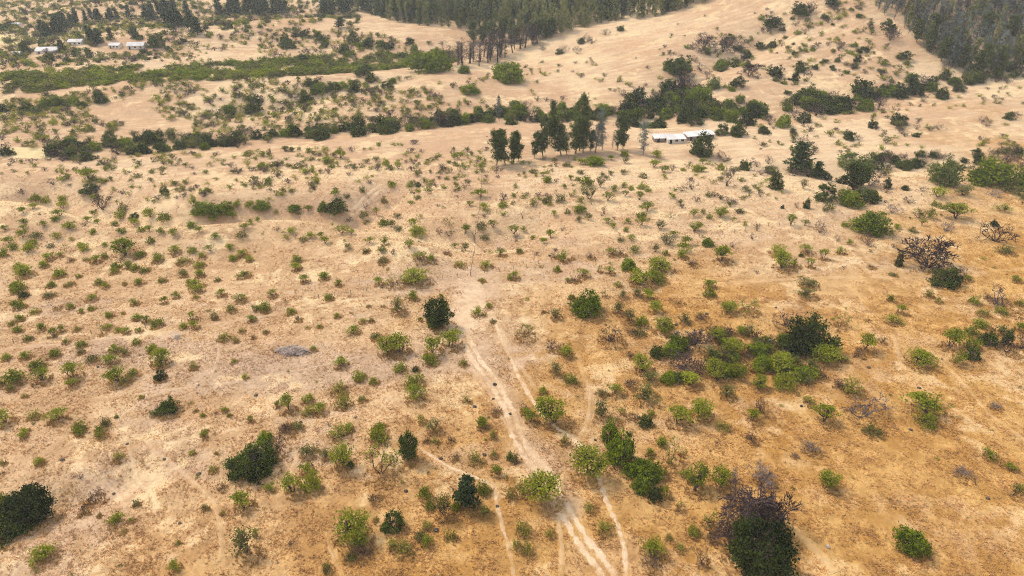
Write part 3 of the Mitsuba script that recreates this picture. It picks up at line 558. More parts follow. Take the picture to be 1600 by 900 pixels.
# things that stand out, with labels of their own: kind, x, foot y, width, height, label
SPECIAL = [
 ('R', 690, 516, 36, 48, 'dark evergreen tree with a paler lower left side, beside the top of the wheel tracks'),
 ('M', 679, 512, 20, 26, 'bright green bush leaning against the left side of the dark lone evergreen tree'),
 ('O', 622, 488, 23, 26, 'small grey-green tree with a bare stem on the pale slope, left of the lone evergreen'),
 ('T', 604, 552, 30, 29, 'thorn tree with a thin dark stem touching a round bush, right of the brushwood pile'),
 ('u', 196, 399, 38, 28, 'lopsided thorn tree with a dark leaning trunk, alone on the left hillside'),
 ('T', 652, 442, 34, 25, 'large bright green thorn tree just above the fence line, left of the fence corner'),
 ('D', 529, 336, 29, 21, 'round dark bush at the foot of the short rutted track'),
 ('r', 741, 378, 22, 38, 'bare dead tree with a long thin trunk on the fence going uphill'),
 ('P', 1248, 267, 34, 46, 'broad dark conifer standing by the dark brush of the right-hand gully'),
 ('D', 1290, 315, 31, 28, 'rounded dark bush at the left end of the clump below the right-hand gully'),
 ('R', 1331, 298, 34, 44, 'tall dark evergreen in the middle of the clump below the right-hand gully'),
 ('L', 1334, 267, 44, 24, 'lime-green bush behind the dark evergreen clump on the right'),
 ('M', 1322, 321, 36, 27, 'bright green bush at the front of the evergreen clump on the right'),
 ('D', 1355, 318, 36, 26, 'dark green bush at the right front of the evergreen clump on the right'),
 ('g', 1358, 293, 32, 28, 'grey leafless bush between the evergreen clump and the right-hand gully'),
 ('L', 1474, 290, 41, 43, 'big pale lime-green bush with a lumpy crown in the right-hand gully'),
 ('M', 1546, 291, 58, 40, 'largest rounded green bush in the right-hand gully, near the right edge'),
 ('M', 1599, 298, 30, 38, 'green bush cut off by the right edge beside the right-hand gully'),
 ('M', 1355, 364, 51, 36, 'bright green dome-shaped bush with dead grey twigs under it on the right slope'),
 ('u', 1494, 342, 38, 27, 'flat umbrella-shaped thorn tree high on the golden slope at right'),
 ('h', 1448, 424, 76, 50, 'huge purplish leafless shrub spread wide on the right slope'),
 ('d', 1554, 381, 52, 30, 'blackish low leafless shrub near the right edge, above the golden slope'),
 ('D', 1403, 416, 12, 23, 'narrow dark little bush at the left end of the huge leafless shrub'),
 ('D', 1476, 446, 46, 13, 'low dark spreading bush below the huge leafless shrub'),
 ('u', 1126, 409, 28, 25, 'tidy flat-topped thorn tree on one stem, in the open right of centre'),
 ('u', 251, 567, 29, 26, 'leaning thorn tree with a bent stem on the bare ground below the fence, left'),
 ('u', 185, 596, 31, 26, 'wide thorn tree leaning left on a slanted trunk, on the bare left slope'),
 ('u', 116, 590, 25, 25, 'thorn tree with a slim curved trunk on the bare slope far left'),
 ('D', 264, 647, 32, 24, 'dark compact bush alone on a pale scar of the left slope'),
 ('M', 917, 496, 48, 34, 'round deep-green bush with a smooth outline, right of the track fork'),
 ('d', 952, 538, 40, 26, 'blackish leafless shrub below the round deep-green bush'),
 ('h', 1066, 583, 50, 36, 'dark purplish leafless thicket at the left end of the big thicket'),
 ('h', 1084, 547, 48, 34, 'brown half-bare thicket of stems behind the left end of the big thicket'),
 ('G', 1258, 556, 72, 66, 'largest dark green tree of the thicket on the right slope'),
 ('u', 1434, 568, 43, 22, 'flat-topped umbrella thorn tree alone on the golden slope, above its taller twin'),
 ('u', 1448, 644, 50, 26, 'wide umbrella thorn tree with a second lower bush at its foot, right slope'),
 ('s', 1446, 668, 36, 22, 'lower bush at the foot of the wide umbrella thorn tree on the right slope'),
 ('z', 1347, 658, 60, 37, 'silvery sprawling dead tree lying open on the golden slope'),
 ('z', 1562, 480, 40, 30, 'dark-stemmed silvery dead tree near the right edge above the bushes'),
 ('u', 1289, 659, 30, 29, 'slim leaning thorn tree left of the silvery sprawling dead tree'),
 ('y', 1329, 618, 36, 32, 'yellow-green round bush just behind the silvery sprawling dead tree'),
 ('r', 1060, 475, 18, 17, 'small bent dead stem on pale bare earth right of centre'),
 ('T', 867, 659, 43, 42, 'open thorn tree with a pale branching trunk, right of the wheel tracks'),
 ('M', 953, 692, 27, 34, 'dark green narrow bush at the top of the bush row right of the tracks'),
 ('M', 967, 728, 46, 44, 'big bright green round bush in the bush row right of the tracks'),
 ('T', 916, 740, 50, 47, 'spreading thorn tree between the two lower tracks'),
 ('T', 847, 778, 50, 45, 'spreading thorn tree right on the left edge of the wheel tracks'),
 ('P', 728, 792, 34, 50, 'cone-shaped dark green tree in the lower middle'),
 ('D', 616, 831, 34, 27, 'round dark bush in the lower middle, left of the cone-shaped tree'),
 ('R', 640, 722, 25, 41, 'narrow upright dark green bush in the lower middle'),
 ('T', 536, 726, 33, 36, 'round-crowned thorn tree on dark stems, lower left of centre'),
 ('k', 595, 740, 50, 43, 'crooked half-bare thorn tree with a bent pale trunk in the lower middle'),
 ('T', 550, 838, 50, 43, 'big loose thorn tree at the bottom, left of the round dark bush'),
 ('G', 400, 744, 66, 50, 'big rounded dark green bush with a greyish dead one behind it, lower left'),
 ('O', 386, 864, 40, 46, 'olive thorn tree with dark stems near the bottom left'),
 ('K', 60, 822, 60, 64, 'blackish evergreen with grey dead twigs in the bottom-left hollow'),
 ('G', 14, 842, 66, 52, 'dark evergreen bush cut off by the left edge in the bottom-left hollow'),
 ('D', 30, 836, 40, 30, 'dark low evergreen between the two big ones in the bottom-left hollow'),
 ('K', 1174, 908, 84, 84, 'nearly black evergreen tree, the largest, cut by the bottom edge'),
 ('h', 1172, 846, 104, 84, 'large purplish bare shrub rising behind the nearly black evergreen at the bottom'),
 ('h', 1160, 822, 78, 52, 'twiggy purplish bare shrub just above the nearly black evergreen at the bottom'),
 ('h', 1196, 842, 64, 66, 'purplish bare shrub at the upper right side of the nearly black evergreen at the bottom'),
 ('h', 1138, 868, 56, 62, 'purplish bare shrub at the left side of the nearly black evergreen at the bottom'),
 ('p', 1187, 756, 38, 30, 'pale silver rounded shrub above the nearly black evergreen'),
 ('T', 1296, 760, 31, 28, 'small round-crowned thorn tree alone in the golden grass at lower right'),
 ('M', 1414, 858, 47, 35, 'round green bush alone in the golden grass at the bottom right'),
 ('r', 1582, 774, 18, 20, 'small black dead bush at the right edge of the golden grass'),
 ('D', 1096, 246, 34, 40, 'broad dark tree standing in front of the white-roofed farm sheds'),
 ('D', 1151, 214, 24, 25, 'dark round tree behind the right end of the farm sheds'),
 ('D', 1128, 212, 20, 18, 'smaller round tree against the right end of the farm sheds'),
 ('D', 399, 178, 26, 29, 'single large dark round tree on the far brush line, left of centre'),
 ('M', 795, 129, 46, 32, 'bright green clump of bush at the left foot of the big hill'),
 ('M', 787, 124, 30, 24, 'dark green bush behind the bright clump at the left foot of the big hill'),
 ('P', 529, 43, 14, 17, 'dark conifer alone on the crest of the far spur'),
 ('G', 946, 30, 18, 28, 'dark round pine standing above the plantation edge behind the big hill'),
 ('D', 1338, 99, 13, 13, 'small round dark bush alone on the bare part of the big hill'),
 ('D', 1410, 95, 22, 14, 'flat dark bush on the big hill just left of the grey forest'),
 ('D', 1402, 196, 26, 19, 'round dark green tree on the pale rise at right, above the gully'),
]
for k, x, y, w, h, text in SPECIAL:
    from_pixels(k, x, y, w, h, text)
n_special_end = len(things)

# the row of tall trees on the crest
for x, y, w, h, k in [(776, 258, 24, 58, 'E'), (790, 257, 22, 55, 'E'), (802, 255, 16, 50, 'E'), (811, 253, 16, 43, 'E'), (835, 247, 15, 41, 'E'), (847, 246, 17, 63, 'E'), (877, 243, 24, 58, 'E'), (886, 242, 16, 48, 'E'),
                      (899, 240, 24, 58, 'E'), (911, 239, 24, 56, 'E'), (905, 236, 20, 84, 'E'), (869, 206, 14, 48, 'E'), (930, 239, 18, 46, 'B'), (941, 235, 18, 66, 'B'), (956, 233, 7, 24, 'x'), (964, 235, 16, 56, 'E'), (973, 234, 16, 52, 'E'),
                      (1005, 242, 15, 54, 'B'), (922, 238, 12, 36, 'E'), (780, 190, 10, 40, 'B')]:
    from_pixels(k, x, y, w * rng.uniform(0.9, 1.2), h, name='crest')

# ------------------------------------------------------------------ brush along the creeks, hills and forests
def along(line, step, jitter):
    out = []
    for (ax, ay), (bx, by) in zip(line[:-1], line[1:]):
        L = math.hypot(bx - ax, by - ay)
        for t in np.arange(0, L, step):
            out.append((ax + (bx - ax) * t / L + rng.normal() * jitter, ay + (by - ay) * t / L + rng.normal() * jitter))
    return out

def brush(line, step, jitter, sizes, kinds, keep=1.0):
    for x, y in along(line, step, jitter):
        if rng.uniform() > keep:
            continue
        z = float(height(x, y))
        u, v, _ = project([x, y, z])
        W = rng.uniform(*sizes)
        if -60 < u < 1660:
            put(rng.choice(list(kinds)), (x, y, z), W, W * rng.uniform(0.55, 0.85), name='brush')

def brush_area(poly, density, sizes, kinds, cut=0.36):
    p = region(poly, density)
    for q in p[clumpy(p, 16, cut, 17)]:
        W = rng.uniform(*sizes)
        put(rng.choice(list(kinds)), q, W, W * rng.uniform(0.55, 0.9), name='brush')

def inside(u, v, poly):
    poly = np.array(poly, float)
    c = np.zeros(u.shape, bool)
    for (x0, y0), (x1, y1) in zip(poly, np.roll(poly, -1, 0)):
        c ^= ((y0 > v) != (y1 > v)) & (u < (x1 - x0) * (v - y0) / (y1 - y0 + 1e-12) + x0)
    return c

def region(poly, density):
    """Random ground points inside a stretch of ground outlined in the photograph, density per square metre."""
    w = flat_hit(height, np.array(poly, float)[:, 0], np.array(poly, float)[:, 1])
    lo, hi = w[:, :2].min(0), w[:, :2].max(0)
    n = int(density * np.prod(hi - lo))
    q = rng.uniform(lo, hi, (n, 2))
    z = height(q[:, 0], q[:, 1])
    u, v, _ = project(np.column_stack([q, z]))
    m = inside(u, v, poly)
    return np.column_stack([q, z])[m]

def clumpy(p, wl, cut, seed):
    return meshkit.fbm(np.column_stack([p[:, 0] / wl, p[:, 1] / wl, np.full(len(p), 0.4)]), 3, seed) > cut

brush_area([(60, 245), (110, 226), (180, 219), (210, 211), (260, 212), (330, 217), (420, 206), (480, 203), (560, 199), (640, 192), (690, 184), (700, 198), (600, 210), (480, 218), (380, 226), (240, 240), (100, 248)], 1 / 20, (3.5, 7.0), 'DDMOgDdO', 0.38)
brush_area([(680, 200), (690, 176), (740, 174), (800, 168), (850, 172), (960, 172), (1010, 160), (1040, 132), (1090, 140), (1130, 158), (1200, 160), (1250, 158), (1300, 150), (1350, 140), (1420, 126), (1500, 118), (1600, 106), (1600, 122), (1480, 138), (1420, 150), (1330, 166), (1200, 180), (1000, 186), (850, 190), (740, 194)], 1 / 24, (4.0, 7.8), 'DDMDgdOM', 0.34)
brush_area([(1035, 560), (1050, 530), (1120, 520), (1180, 515), (1240, 530), (1300, 560), (1290, 590), (1220, 600), (1130, 596), (1060, 588)], 1 / 13, (2.6, 4.6), 'TOdghMsTd', 0.30)
brush_area([(1150, 243), (1230, 262), (1300, 260), (1400, 246), (1500, 240), (1600, 238), (1600, 256), (1500, 258), (1400, 264), (1300, 274), (1200, 271)], 1 / 15, (3.0, 5.5), 'dgDdgDOd', 0.34)
brush(C_MAIN[:8], 6.0, 5.5, (4.0, 8.0), 'DDMdgDDgO', 0.9)
brush(C_MAIN[7:13], 6, 7.0, (4.5, 8.0), 'DDMDMgdDO', 0.95)
brush(C_MAIN[10:14], 5.0, 10, (5.0, 9.5), 'DDMDG', 0.9)
brush(C_MAIN[12:], 3.0, 7.0, (4.5, 8.5), 'DDdgdDh', 0.95)
brush(C_RIGHT, 5.0, 4.0, (3.5, 6.5), 'dgDdgDO', 0.9)
brush(C_HILL, 5.0, 9.0, (4.5, 9.0), 'DDgdgMg', 0.85)
brush(C_SPUR, 5.5, 4.5, (4.0, 8.0), 'DMDOD', 0.8)
brush(world_line([(20, 168), (80, 172), (150, 160), (175, 145)]), 4.5, 5, (4, 8), 'DDMDg', 0.9)
brush(world_line([(1180, 200), (1260, 214), (1330, 218), (1420, 206), (1520, 196), (1600, 186)]), 6, 5, (3, 6), 'dgDgO', 0.6)
brush(world_line([(470, 62), (520, 60), (600, 72), (640, 84), (700, 82)]), 7, 8, (5, 9), 'DDMD', 0.8)
brush(world_line([(430, 70), (460, 66), (480, 76)]), 5, 9, (5, 9), 'DDD', 0.8)
brush(world_line([(840, 72), (880, 85), (930, 62), (960, 45)]), 7, 4, (5, 8), 'gdDg', 0.8)
brush(world_line([(1090, 85), (1140, 75), (1190, 60), (1290, 20)]), 8, 11, (4, 8), 'DgdgDg', 0.7)
brush(world_line([(0, 50), (15, 42), (28, 40)]), 5, 3, (5, 8), 'D', 0.9)
for x, y, w, h, k in [(1100, 78, 30, 24, 'h'), (1128, 86, 34, 24, 'h'), (1152, 82, 30, 22, 'g'), (1205, 48, 28, 18, 'D'), (1250, 27, 30, 20, 'D'), (1265, 24, 26, 18, 'g'), (1298, 10, 20, 16, 'D'), (1390, 66, 24, 20, 'h'), (1388, 50, 22, 18, 'D'),
                      (1170, 122, 32, 22, 'h'), (1150, 138, 24, 18, 'D'), (1210, 120, 22, 18, 'D'), (1250, 110, 16, 14, 'D'), (1242, 128, 12, 20, 'D'), (1260, 128, 14, 18, 'd'), (1060, 120, 42, 30, 'D'), (1045, 150, 30, 26, 'D'), (1086, 165, 34, 28, 'M'),
                      (1065, 150, 28, 26, 'h'), (995, 165, 30, 26, 'D'), (1030, 172, 26, 24, 'D'), (972, 150, 14, 10, 'd'), (1115, 140, 20, 20, 'L'), (1260, 160, 40, 24, 'D'), (1345, 150, 34, 26, 'D'), (1378, 150, 16, 14, 'D'), (1392, 148, 14, 12, 'M'),
                      (568, 120, 32, 16, 'D'), (490, 138, 24, 14, 'D'), (537, 140, 16, 12, 'M'), (495, 150, 22, 18, 'M'), (665, 113, 60, 14, 'M'), (725, 115, 18, 12, 'M'), (735, 148, 26, 14, 'M'), (77, 96, 18, 8, 'D'), (475, 97, 18, 12, 'D'), (600, 200, 26, 18, 'D'), (640, 198, 32, 18, 'd')]:
    from_pixels(k, x, y, w, h, name='brush')

# windbreak pines and burnt trees in the far valley
def pines(pix, kind, sizes, name, n, spread):
    line = world_line(pix)
    seg = np.linalg.norm(np.diff(line, axis=0), axis=1)
    for t in (np.arange(n) + rng.uniform(-0.3, 0.3, n)) / n:
        s = np.clip(t, 0, 0.999) * seg.sum()
        k = int(np.searchsorted(np.cumsum(seg), s))
        s -= seg[:k].sum()
        q = line[k] + (line[k + 1] - line[k]) * s / seg[k] + rng.normal(size=2) * spread
        H = rng.uniform(*sizes)
        put(kind, (q[0], q[1], float(height(q[0], q[1]))), H * rng.uniform(0.45, 0.62), H, name=name)
pines([(62, 62), (78, 60), (92, 46), (103, 36)], 'P', (9, 14), 'pine', 16, 3)
pines([(110, 37), (140, 35), (170, 33), (198, 31)], 'P', (8, 14), 'pine', 12, 3)
pines([(228, 31), (250, 29), (270, 27), (290, 25)], 'P', (11, 17), 'pine', 12, 4)
pines([(258, 44), (275, 40), (290, 48), (304, 58), (312, 66)], 'P', (10, 15), 'pine', 14, 3)
pines([(138, 68), (152, 70), (168, 64)], 'P', (8, 13), 'pine', 6, 3)
pines([(345, 22), (370, 22), (400, 22), (455, 20)], 'P', (13, 20), 'pine', 20, 5)
pines([(505, 20), (520, 22), (545, 20)], 'P', (14, 20), 'pine', 8, 4)
pines([(210, 60), (222, 58)], 'D', (8, 9), 'pine', 2, 1)
pines([(235, 76), (248, 72), (255, 74)], 'D', (9, 11), 'pine', 3, 2)
pines([(98, 82), (100, 84)], 'D', (9, 9.5), 'pine', 1, 0)
pines([(140, 90), (142, 92)], 'D', (7, 7.5), 'pine', 1, 0)
pines([(36, 84), (48, 82)], 'D', (9, 10), 'pine', 2, 1)
pines([(704, 104), (718, 103), (735, 95), (750, 92)], 'x', (13, 19), 'burnt', 13, 4)
pines([(755, 88), (775, 90), (800, 80)], 'x', (13, 20), 'burnt', 14, 5)
pines([(805, 76), (830, 70), (850, 66)], 'x', (12, 17), 'burnt', 8, 4)
pines([(745, 70), (790, 66), (840, 60), (870, 58)], 'E', (12, 17), 'forestedge', 14, 4)

# ------------------------------------------------------------------ small far scrub, scattered where the photograph has it
scrub = []
def scatter(poly, density, sizes, kinds, wl=40, cut=0.42, seed=1, tall=0.6):
    p = region(poly, density)
    p = p[clumpy(p, wl, cut, seed)]
    for q in p:
        W = 1.15 * rng.uniform(*sizes)
        scrub.append((rng.choice(kinds), q, W, W * tall * rng.uniform(0.8, 1.25)))

scatter([(0, 252), (400, 236), (760, 218), (760, 300), (560, 300), (400, 318), (200, 318), (0, 300)], 1 / 28, (1.6, 3.4), ['fs', 'fs', 'fs', 'fy', 'fd'], 30, 0.42, 2)
scatter([(0, 238), (0, 160), (250, 128), (640, 122), (720, 135), (720, 180), (400, 208)], 1 / 15, (2.0, 4.0), ['fs', 'fs', 'fy', 'fy', 'fd', 'fs'], 35, 0.40, 3)
scatter([(720, 180), (720, 120), (840, 95), (1000, 90), (1060, 130), (980, 165)], 1 / 75, (1.8, 3.6), ['fs', 'fy', 'fd', 'fs'], 30, 0.45, 4)
scatter([(1000, 100), (1180, 30), (1340, 0), (1420, 100), (1440, 130), (1300, 160), (1160, 150)], 1 / 36, (2.0, 4.4), ['fs', 'fy', 'fd', 'fs', 'fb'], 40, 0.45, 5)
scatter([(860, 100), (1100, 20), (1300, 0), (1200, 40), (1050, 100)], 1 / 300, (1.5, 3.0), ['fs', 'fd'], 30, 0.4, 15)
scatter([(0, 60), (0, 0), (560, 0), (560, 50), (420, 50), (240, 95), (0, 110)], 1 / 38, (2.5, 5.2), ['fs', 'fs', 'fy', 'fd', 'fb'], 50, 0.40, 6)
scatter([(240, 95), (420, 45), (560, 50), (720, 75), (700, 110), (420, 110)], 1 / 32, (2.2, 4.4), ['fs', 'fs', 'fd', 'fy'], 40, 0.42, 7)
scatter([(0, 70), (240, 70), (260, 100), (0, 115)], 1 / 110, (2.5, 5.5), ['fs', 'fb', 'fs', 'fd'], 40, 0.42, 8)
scatter([(1130, 185), (1300, 175), (1600, 130), (1600, 240), (1400, 245), (1200, 245)], 1 / 60, (1.6, 3.4), ['fs', 'fs', 'fd', 'fy'], 30, 0.44, 9)
scatter([(760, 250), (1150, 245), (1240, 300), (1180, 340), (760, 345)], 1 / 60, (1.4, 2.8), ['fs', 'fs', 'fy', 'fd'], 30, 0.44, 10)
scatter([(560, 300), (760, 260), (800, 420), (600, 430), (500, 340)], 1 / 170, (1.0, 2.0), ['fs', 'fy', 'fd'], 30, 0.44, 11)
scatter([(0, 320), (560, 350), (760, 440), (700, 470), (0, 520)], 1 / 420, (0.7, 1.3), ['fs', 'fy', 'fs'], 30, 0.44, 12)
scatter([(0, 560), (700, 520), (1600, 440), (1600, 900), (0, 900)], 1 / 220, (0.4, 1.0), ['fy', 'fd', 'fs'], 18, 0.42, 13)
scatter([(800, 340), (1600, 300), (1600, 480), (800, 500)], 1 / 240, (0.7, 1.5), ['fy', 'fd', 'fs'], 18, 0.42, 14)

def stuff(name, label, rows, variants=None):
    for i, (kind, q, W, H) in enumerate(rows):
        g = PROTO[kind][int(rng.integers(len(PROTO[kind])))]
        scene[f'{name}__{i + 1:04d}'] = {'type': 'instance', 'to_world': T().translate([float(q[0]), float(q[1]), float(q[2]) - 0.03]).rotate([0, 0, 1], float(rng.uniform(0, 360))).scale([W, W, H]),
                                         'group': {'type': 'ref', 'id': g}}
    labels[name] = {'kind': 'stuff', 'label': label, 'category': 'scrub'}

stuff('scrub', 'tiny far-off scrub bushes speckling the dry hills and slopes', scrub)

thicket = []
for q in region([(0, 150), (0, 112), (120, 108), (250, 103), (400, 96), (560, 86), (700, 80), (720, 96), (600, 110), (420, 122), (250, 128), (120, 136)], 1 / 17):
    if clumpy(q[None], 26, 0.36, 21)[0]:
        W = rng.uniform(4.0, 8.0)
        thicket.append((rng.choice(['ft', 'ft', 'fs']), q, W, W * rng.uniform(0.35, 0.55)))
stuff('creek_thicket', 'band of green brush filling the far creek bed across the left', thicket)

forest = []
for q in region([(556, 16), (620, 36), (700, 44), (760, 52), (860, 56), (900, 48), (960, 34), (1040, 24), (1110, 4), (1110, -30), (540, -30), (540, 0)], 1 / 26):
    dark = meshkit.fbm(np.array([q[0] / 90, q[1] / 60, 0.3]), 2, 31) > 0.5
    H = rng.uniform(8, 18)
    forest.append((rng.choice(['fq', 'fq', 'fp'] if dark else ['fp', 'fp', 'fp', 'fq']), q, H * rng.uniform(0.26, 0.36), H))
stuff('pine_plantation', 'dense dark green plantation forest behind the big hill', forest)

grey = []
for q in region([(1345, -12), (1375, 20), (1405, 44), (1425, 62), (1450, 84), (1490, 110), (1540, 112), (1600, 100), (1660, 90), (1660, -60), (1345, -60)], 1 / 17):
    H = rng.uniform(8, 17)
    grey.append((rng.choice(['fe', 'fe', 'fe', 'fx', 'fp']), q, H * rng.uniform(0.24, 0.34), H))
stuff('grey_forest', 'bluish grey forest with bare trunks covering the hillside at upper right', grey)
for x, y, w, h, k in [(1432, 66, 16, 34, 'E'), (1452, 82, 18, 38, 'E'), (1470, 96, 18, 36, 'E'), (1486, 104, 16, 32, 'B'), (1505, 108, 20, 36, 'E'), (1530, 122, 22, 40, 'E'), (1548, 110, 18, 38, 'E'), (1565, 112, 20, 40, 'E'), (1590, 108, 20, 44, 'E'), (1580, 70, 20, 44, 'E'), (1456, 58, 18, 36, 'E'), (1540, 60, 18, 40, 'E')]:
    from_pixels(k, x, y, w, h, name='forestedge')

# ------------------------------------------------------------------ tracks and trails
def spline(pts, step):
    p = np.asarray(pts, float)
    seg = np.concatenate([[0], np.cumsum(np.linalg.norm(np.diff(p, axis=0), axis=1))])
    from scipy.interpolate import PchipInterpolator
    t = np.arange(0, seg[-1], step)
    return np.column_stack([PchipInterpolator(seg, p[:, k])(t) for k in range(2)])

WORN = []
def strip(name, pix, width, label, offset=0.0, strength=1.0, wob=0.25, lift=0.09):
    pts = hit(*np.array(pix, float).T)[:, :2]
    c = spline(pts, 0.7)
    d = np.gradient(c, axis=0)
    d /= np.linalg.norm(d, axis=1, keepdims=True) + 1e-9
    nrm = np.stack([-d[:, 1], d[:, 0]], 1)
    t = np.arange(len(c)) * 0.7
    seed = len(scene)
    wv = (meshkit.fbm(np.column_stack([t / 6, t * 0 + seed, t * 0]), 3, 3) - 0.5) * 2 * wob
    ww = width * (0.8 + 0.5 * meshkit.noise(np.column_stack([t / 4, t * 0 + seed, t * 0]), 4))
    cols = np.linspace(-0.5, 0.5, 7)
    q = c[:, None] + nrm[:, None] * (offset + wv[:, None, None] + cols[None, :, None] * ww[:, None, None])
    z = height(q[..., 0].ravel(), q[..., 1].ravel()).reshape(q.shape[:2]) + lift * (1 - 1.5 * (2 * cols) ** 2)[None]
    v, f = grid_mesh(q[..., 0], q[..., 1], z)
    WORN.append((c + nrm * offset, 0.55 * width if strength > 0.55 else 0.3 * width))
    strength = strength if strength > 0.8 else strength * 0.45
    fade = np.clip(np.minimum(t, t[-1] - t) / 4, 0, 1) * strength
    uv = np.stack([np.broadcast_to(cols + 0.5, z.shape), np.broadcast_to(fade[:, None], z.shape)], -1).reshape(-1, 2)
    key = key_for(name)
    scene[key] = mikit.ply((v, f), 'track_material', smooth=True, uv=uv)
    labels[key] = {'kind': 'structure', 'label': label}

MAIN = [(716, 512), (728, 532), (745, 562), (768, 592), (784, 622), (800, 652), (808, 682), (828, 714), (858, 748), (874, 782), (892, 815), (914, 850), (938, 882), (960, 912)]
strip('dirt_track', MAIN, 1.9, 'left rut of the pale twin wheel track running to the bottom edge', 0.95)
strip('dirt_track', MAIN, 1.8, 'right rut of the pale twin wheel track running to the bottom edge', -0.95, 0.95)
strip('dirt_track', [(742, 440), (738, 470), (730, 500), (718, 512), (724, 528)], 15.0, 'worn pale end of the wheel track by the fence corner', 0, 0.81)
strip('foot_trail', [(770, 490), (780, 520), (798, 560), (812, 590), (830, 622), (846, 645), (870, 668), (900, 690), (924, 722), (940, 760), (952, 790), (966, 822), (976, 856), (979, 912)], 1.4, 'narrow pale trail right of the wheel track', 0, 0.95)
strip('foot_trail', [(900, 545), (908, 575), (920, 605), (922, 640), (915, 668), (902, 690)], 1.5, 'pale trail joining the narrow trail from above', 0, 0.6)
strip('foot_trail', [(642, 690), (668, 708), (700, 728), (742, 746), (772, 764), (776, 790), (786, 828), (796, 862), (806, 912)], 1.0, 'thin trail left of the wheel track, passing the cone-shaped tree', 0, 0.85)
strip('foot_trail', [(866, 782), (872, 815), (876, 850), (875, 912)], 1.2, 'faint trail left of the lower wheel track', 0, 0.7)
strip('foot_trail', [(724, 566), (744, 582), (762, 608), (780, 640), (796, 672)], 1.2, 'second worn strand left of the wheel track', 0, 0.7)
strip('foot_trail', [(776, 500), (790, 530), (800, 556), (826, 590), (842, 615)], 1.6, 'worn strand right of the wheel track', 0, 0.55)
strip('foot_trail', [(-10, 547), (60, 541), (140, 533), (220, 524), (300, 514), (360, 503), (400, 496), (470, 484), (540, 470), (640, 456), (720, 446)], 1.8, 'trail along the lower side of the long fence', 0, 0.45)
strip('foot_trail', [(200, 618), (300, 604), (380, 596), (460, 580), (540, 562), (620, 545), (660, 530)], 1.1, 'terrace trail along the edge of the bare grey ground', 0, 0.5)
strip('foot_trail', [(180, 660), (230, 622), (330, 590), (340, 560), (336, 520)], 1.0, 'faint trail climbing the left slope', 0, 0.45)
strip('foot_trail', [(200, 690), (206, 720), (210, 745), (236, 770), (246, 800)], 0.9, 'faint trail down the lower left slope', 0, 0.6)
strip('foot_trail', [(232, 690), (242, 705), (262, 720), (300, 752), (330, 780), (345, 830), (342, 880)], 1.1, 'pale worn trail down the lower left slope to the bottom', 0, 0.65)
strip('foot_trail', [(160, 752), (185, 775), (196, 805)], 0.9, 'short trail by the bottom-left hollow', 0, 0.6)
strip('foot_trail', [(445, 700), (462, 720), (440, 770), (438, 800)], 1.6, 'pale bare strip near the rounded dark bush', 0, 0.5)
strip('foot_trail', [(510, 832), (520, 866), (530, 890), (536, 912)], 0.9, 'thin trail at the bottom, left of the loose thorn tree', 0, 0.6)
strip('foot_trail', [(1080, 444), (1180, 440), (1280, 434), (1400, 434), (1500, 428), (1610, 418)], 2.4, 'pale trail across the right slope', 0, 0.5)
strip('foot_trail', [(1310, 375), (1345, 395), (1372, 418)], 2.6, 'short pale trail left of the huge leafless shrub', 0, 0.6)
strip('foot_trail', [(1392, 520), (1404, 560), (1402, 575)], 1.6, 'short pale trail left of the umbrella thorn tree', 0, 0.5)
strip('foot_trail', [(1450, 545), (1480, 572), (1510, 604), (1540, 640), (1575, 668), (1605, 690)], 1.2, 'thin trail running down to the right edge', 0, 0.6)
strip('foot_trail', [(1400, 590), (1440, 610), (1480, 632), (1530, 670)], 1.2, 'thin trail beside the wide umbrella thorn tree', 0, 0.5)
strip('foot_trail', [(1205, 790), (1228, 815), (1260, 846), (1310, 900)], 2.6, 'pale worn ground right of the nearly black evergreen', 0, 0.5)
FAR = [(548, 334), (560, 326), (572, 313), (584, 301), (600, 291)]
strip('dirt_track', FAR, 1.6, 'left rut of the short twin track on the far slope', 1.0, 1.0, 0.1, 0.06)
strip('dirt_track', FAR, 1.6, 'right rut of the short twin track on the far slope', -1.0, 1.0, 0.1, 0.06)
strip('dirt_track', [(133, 108), (132, 96), (134, 84), (130, 72), (122, 66)], 8.0, 'pale dirt road leading to the far houses', 0, 1.0, 0.3, 0.5)
strip('foot_trail', [(0, 356), (80, 358), (170, 372), (280, 378), (400, 372)], 2.4, 'terrace trail along the left hillside', 0, 0.4)

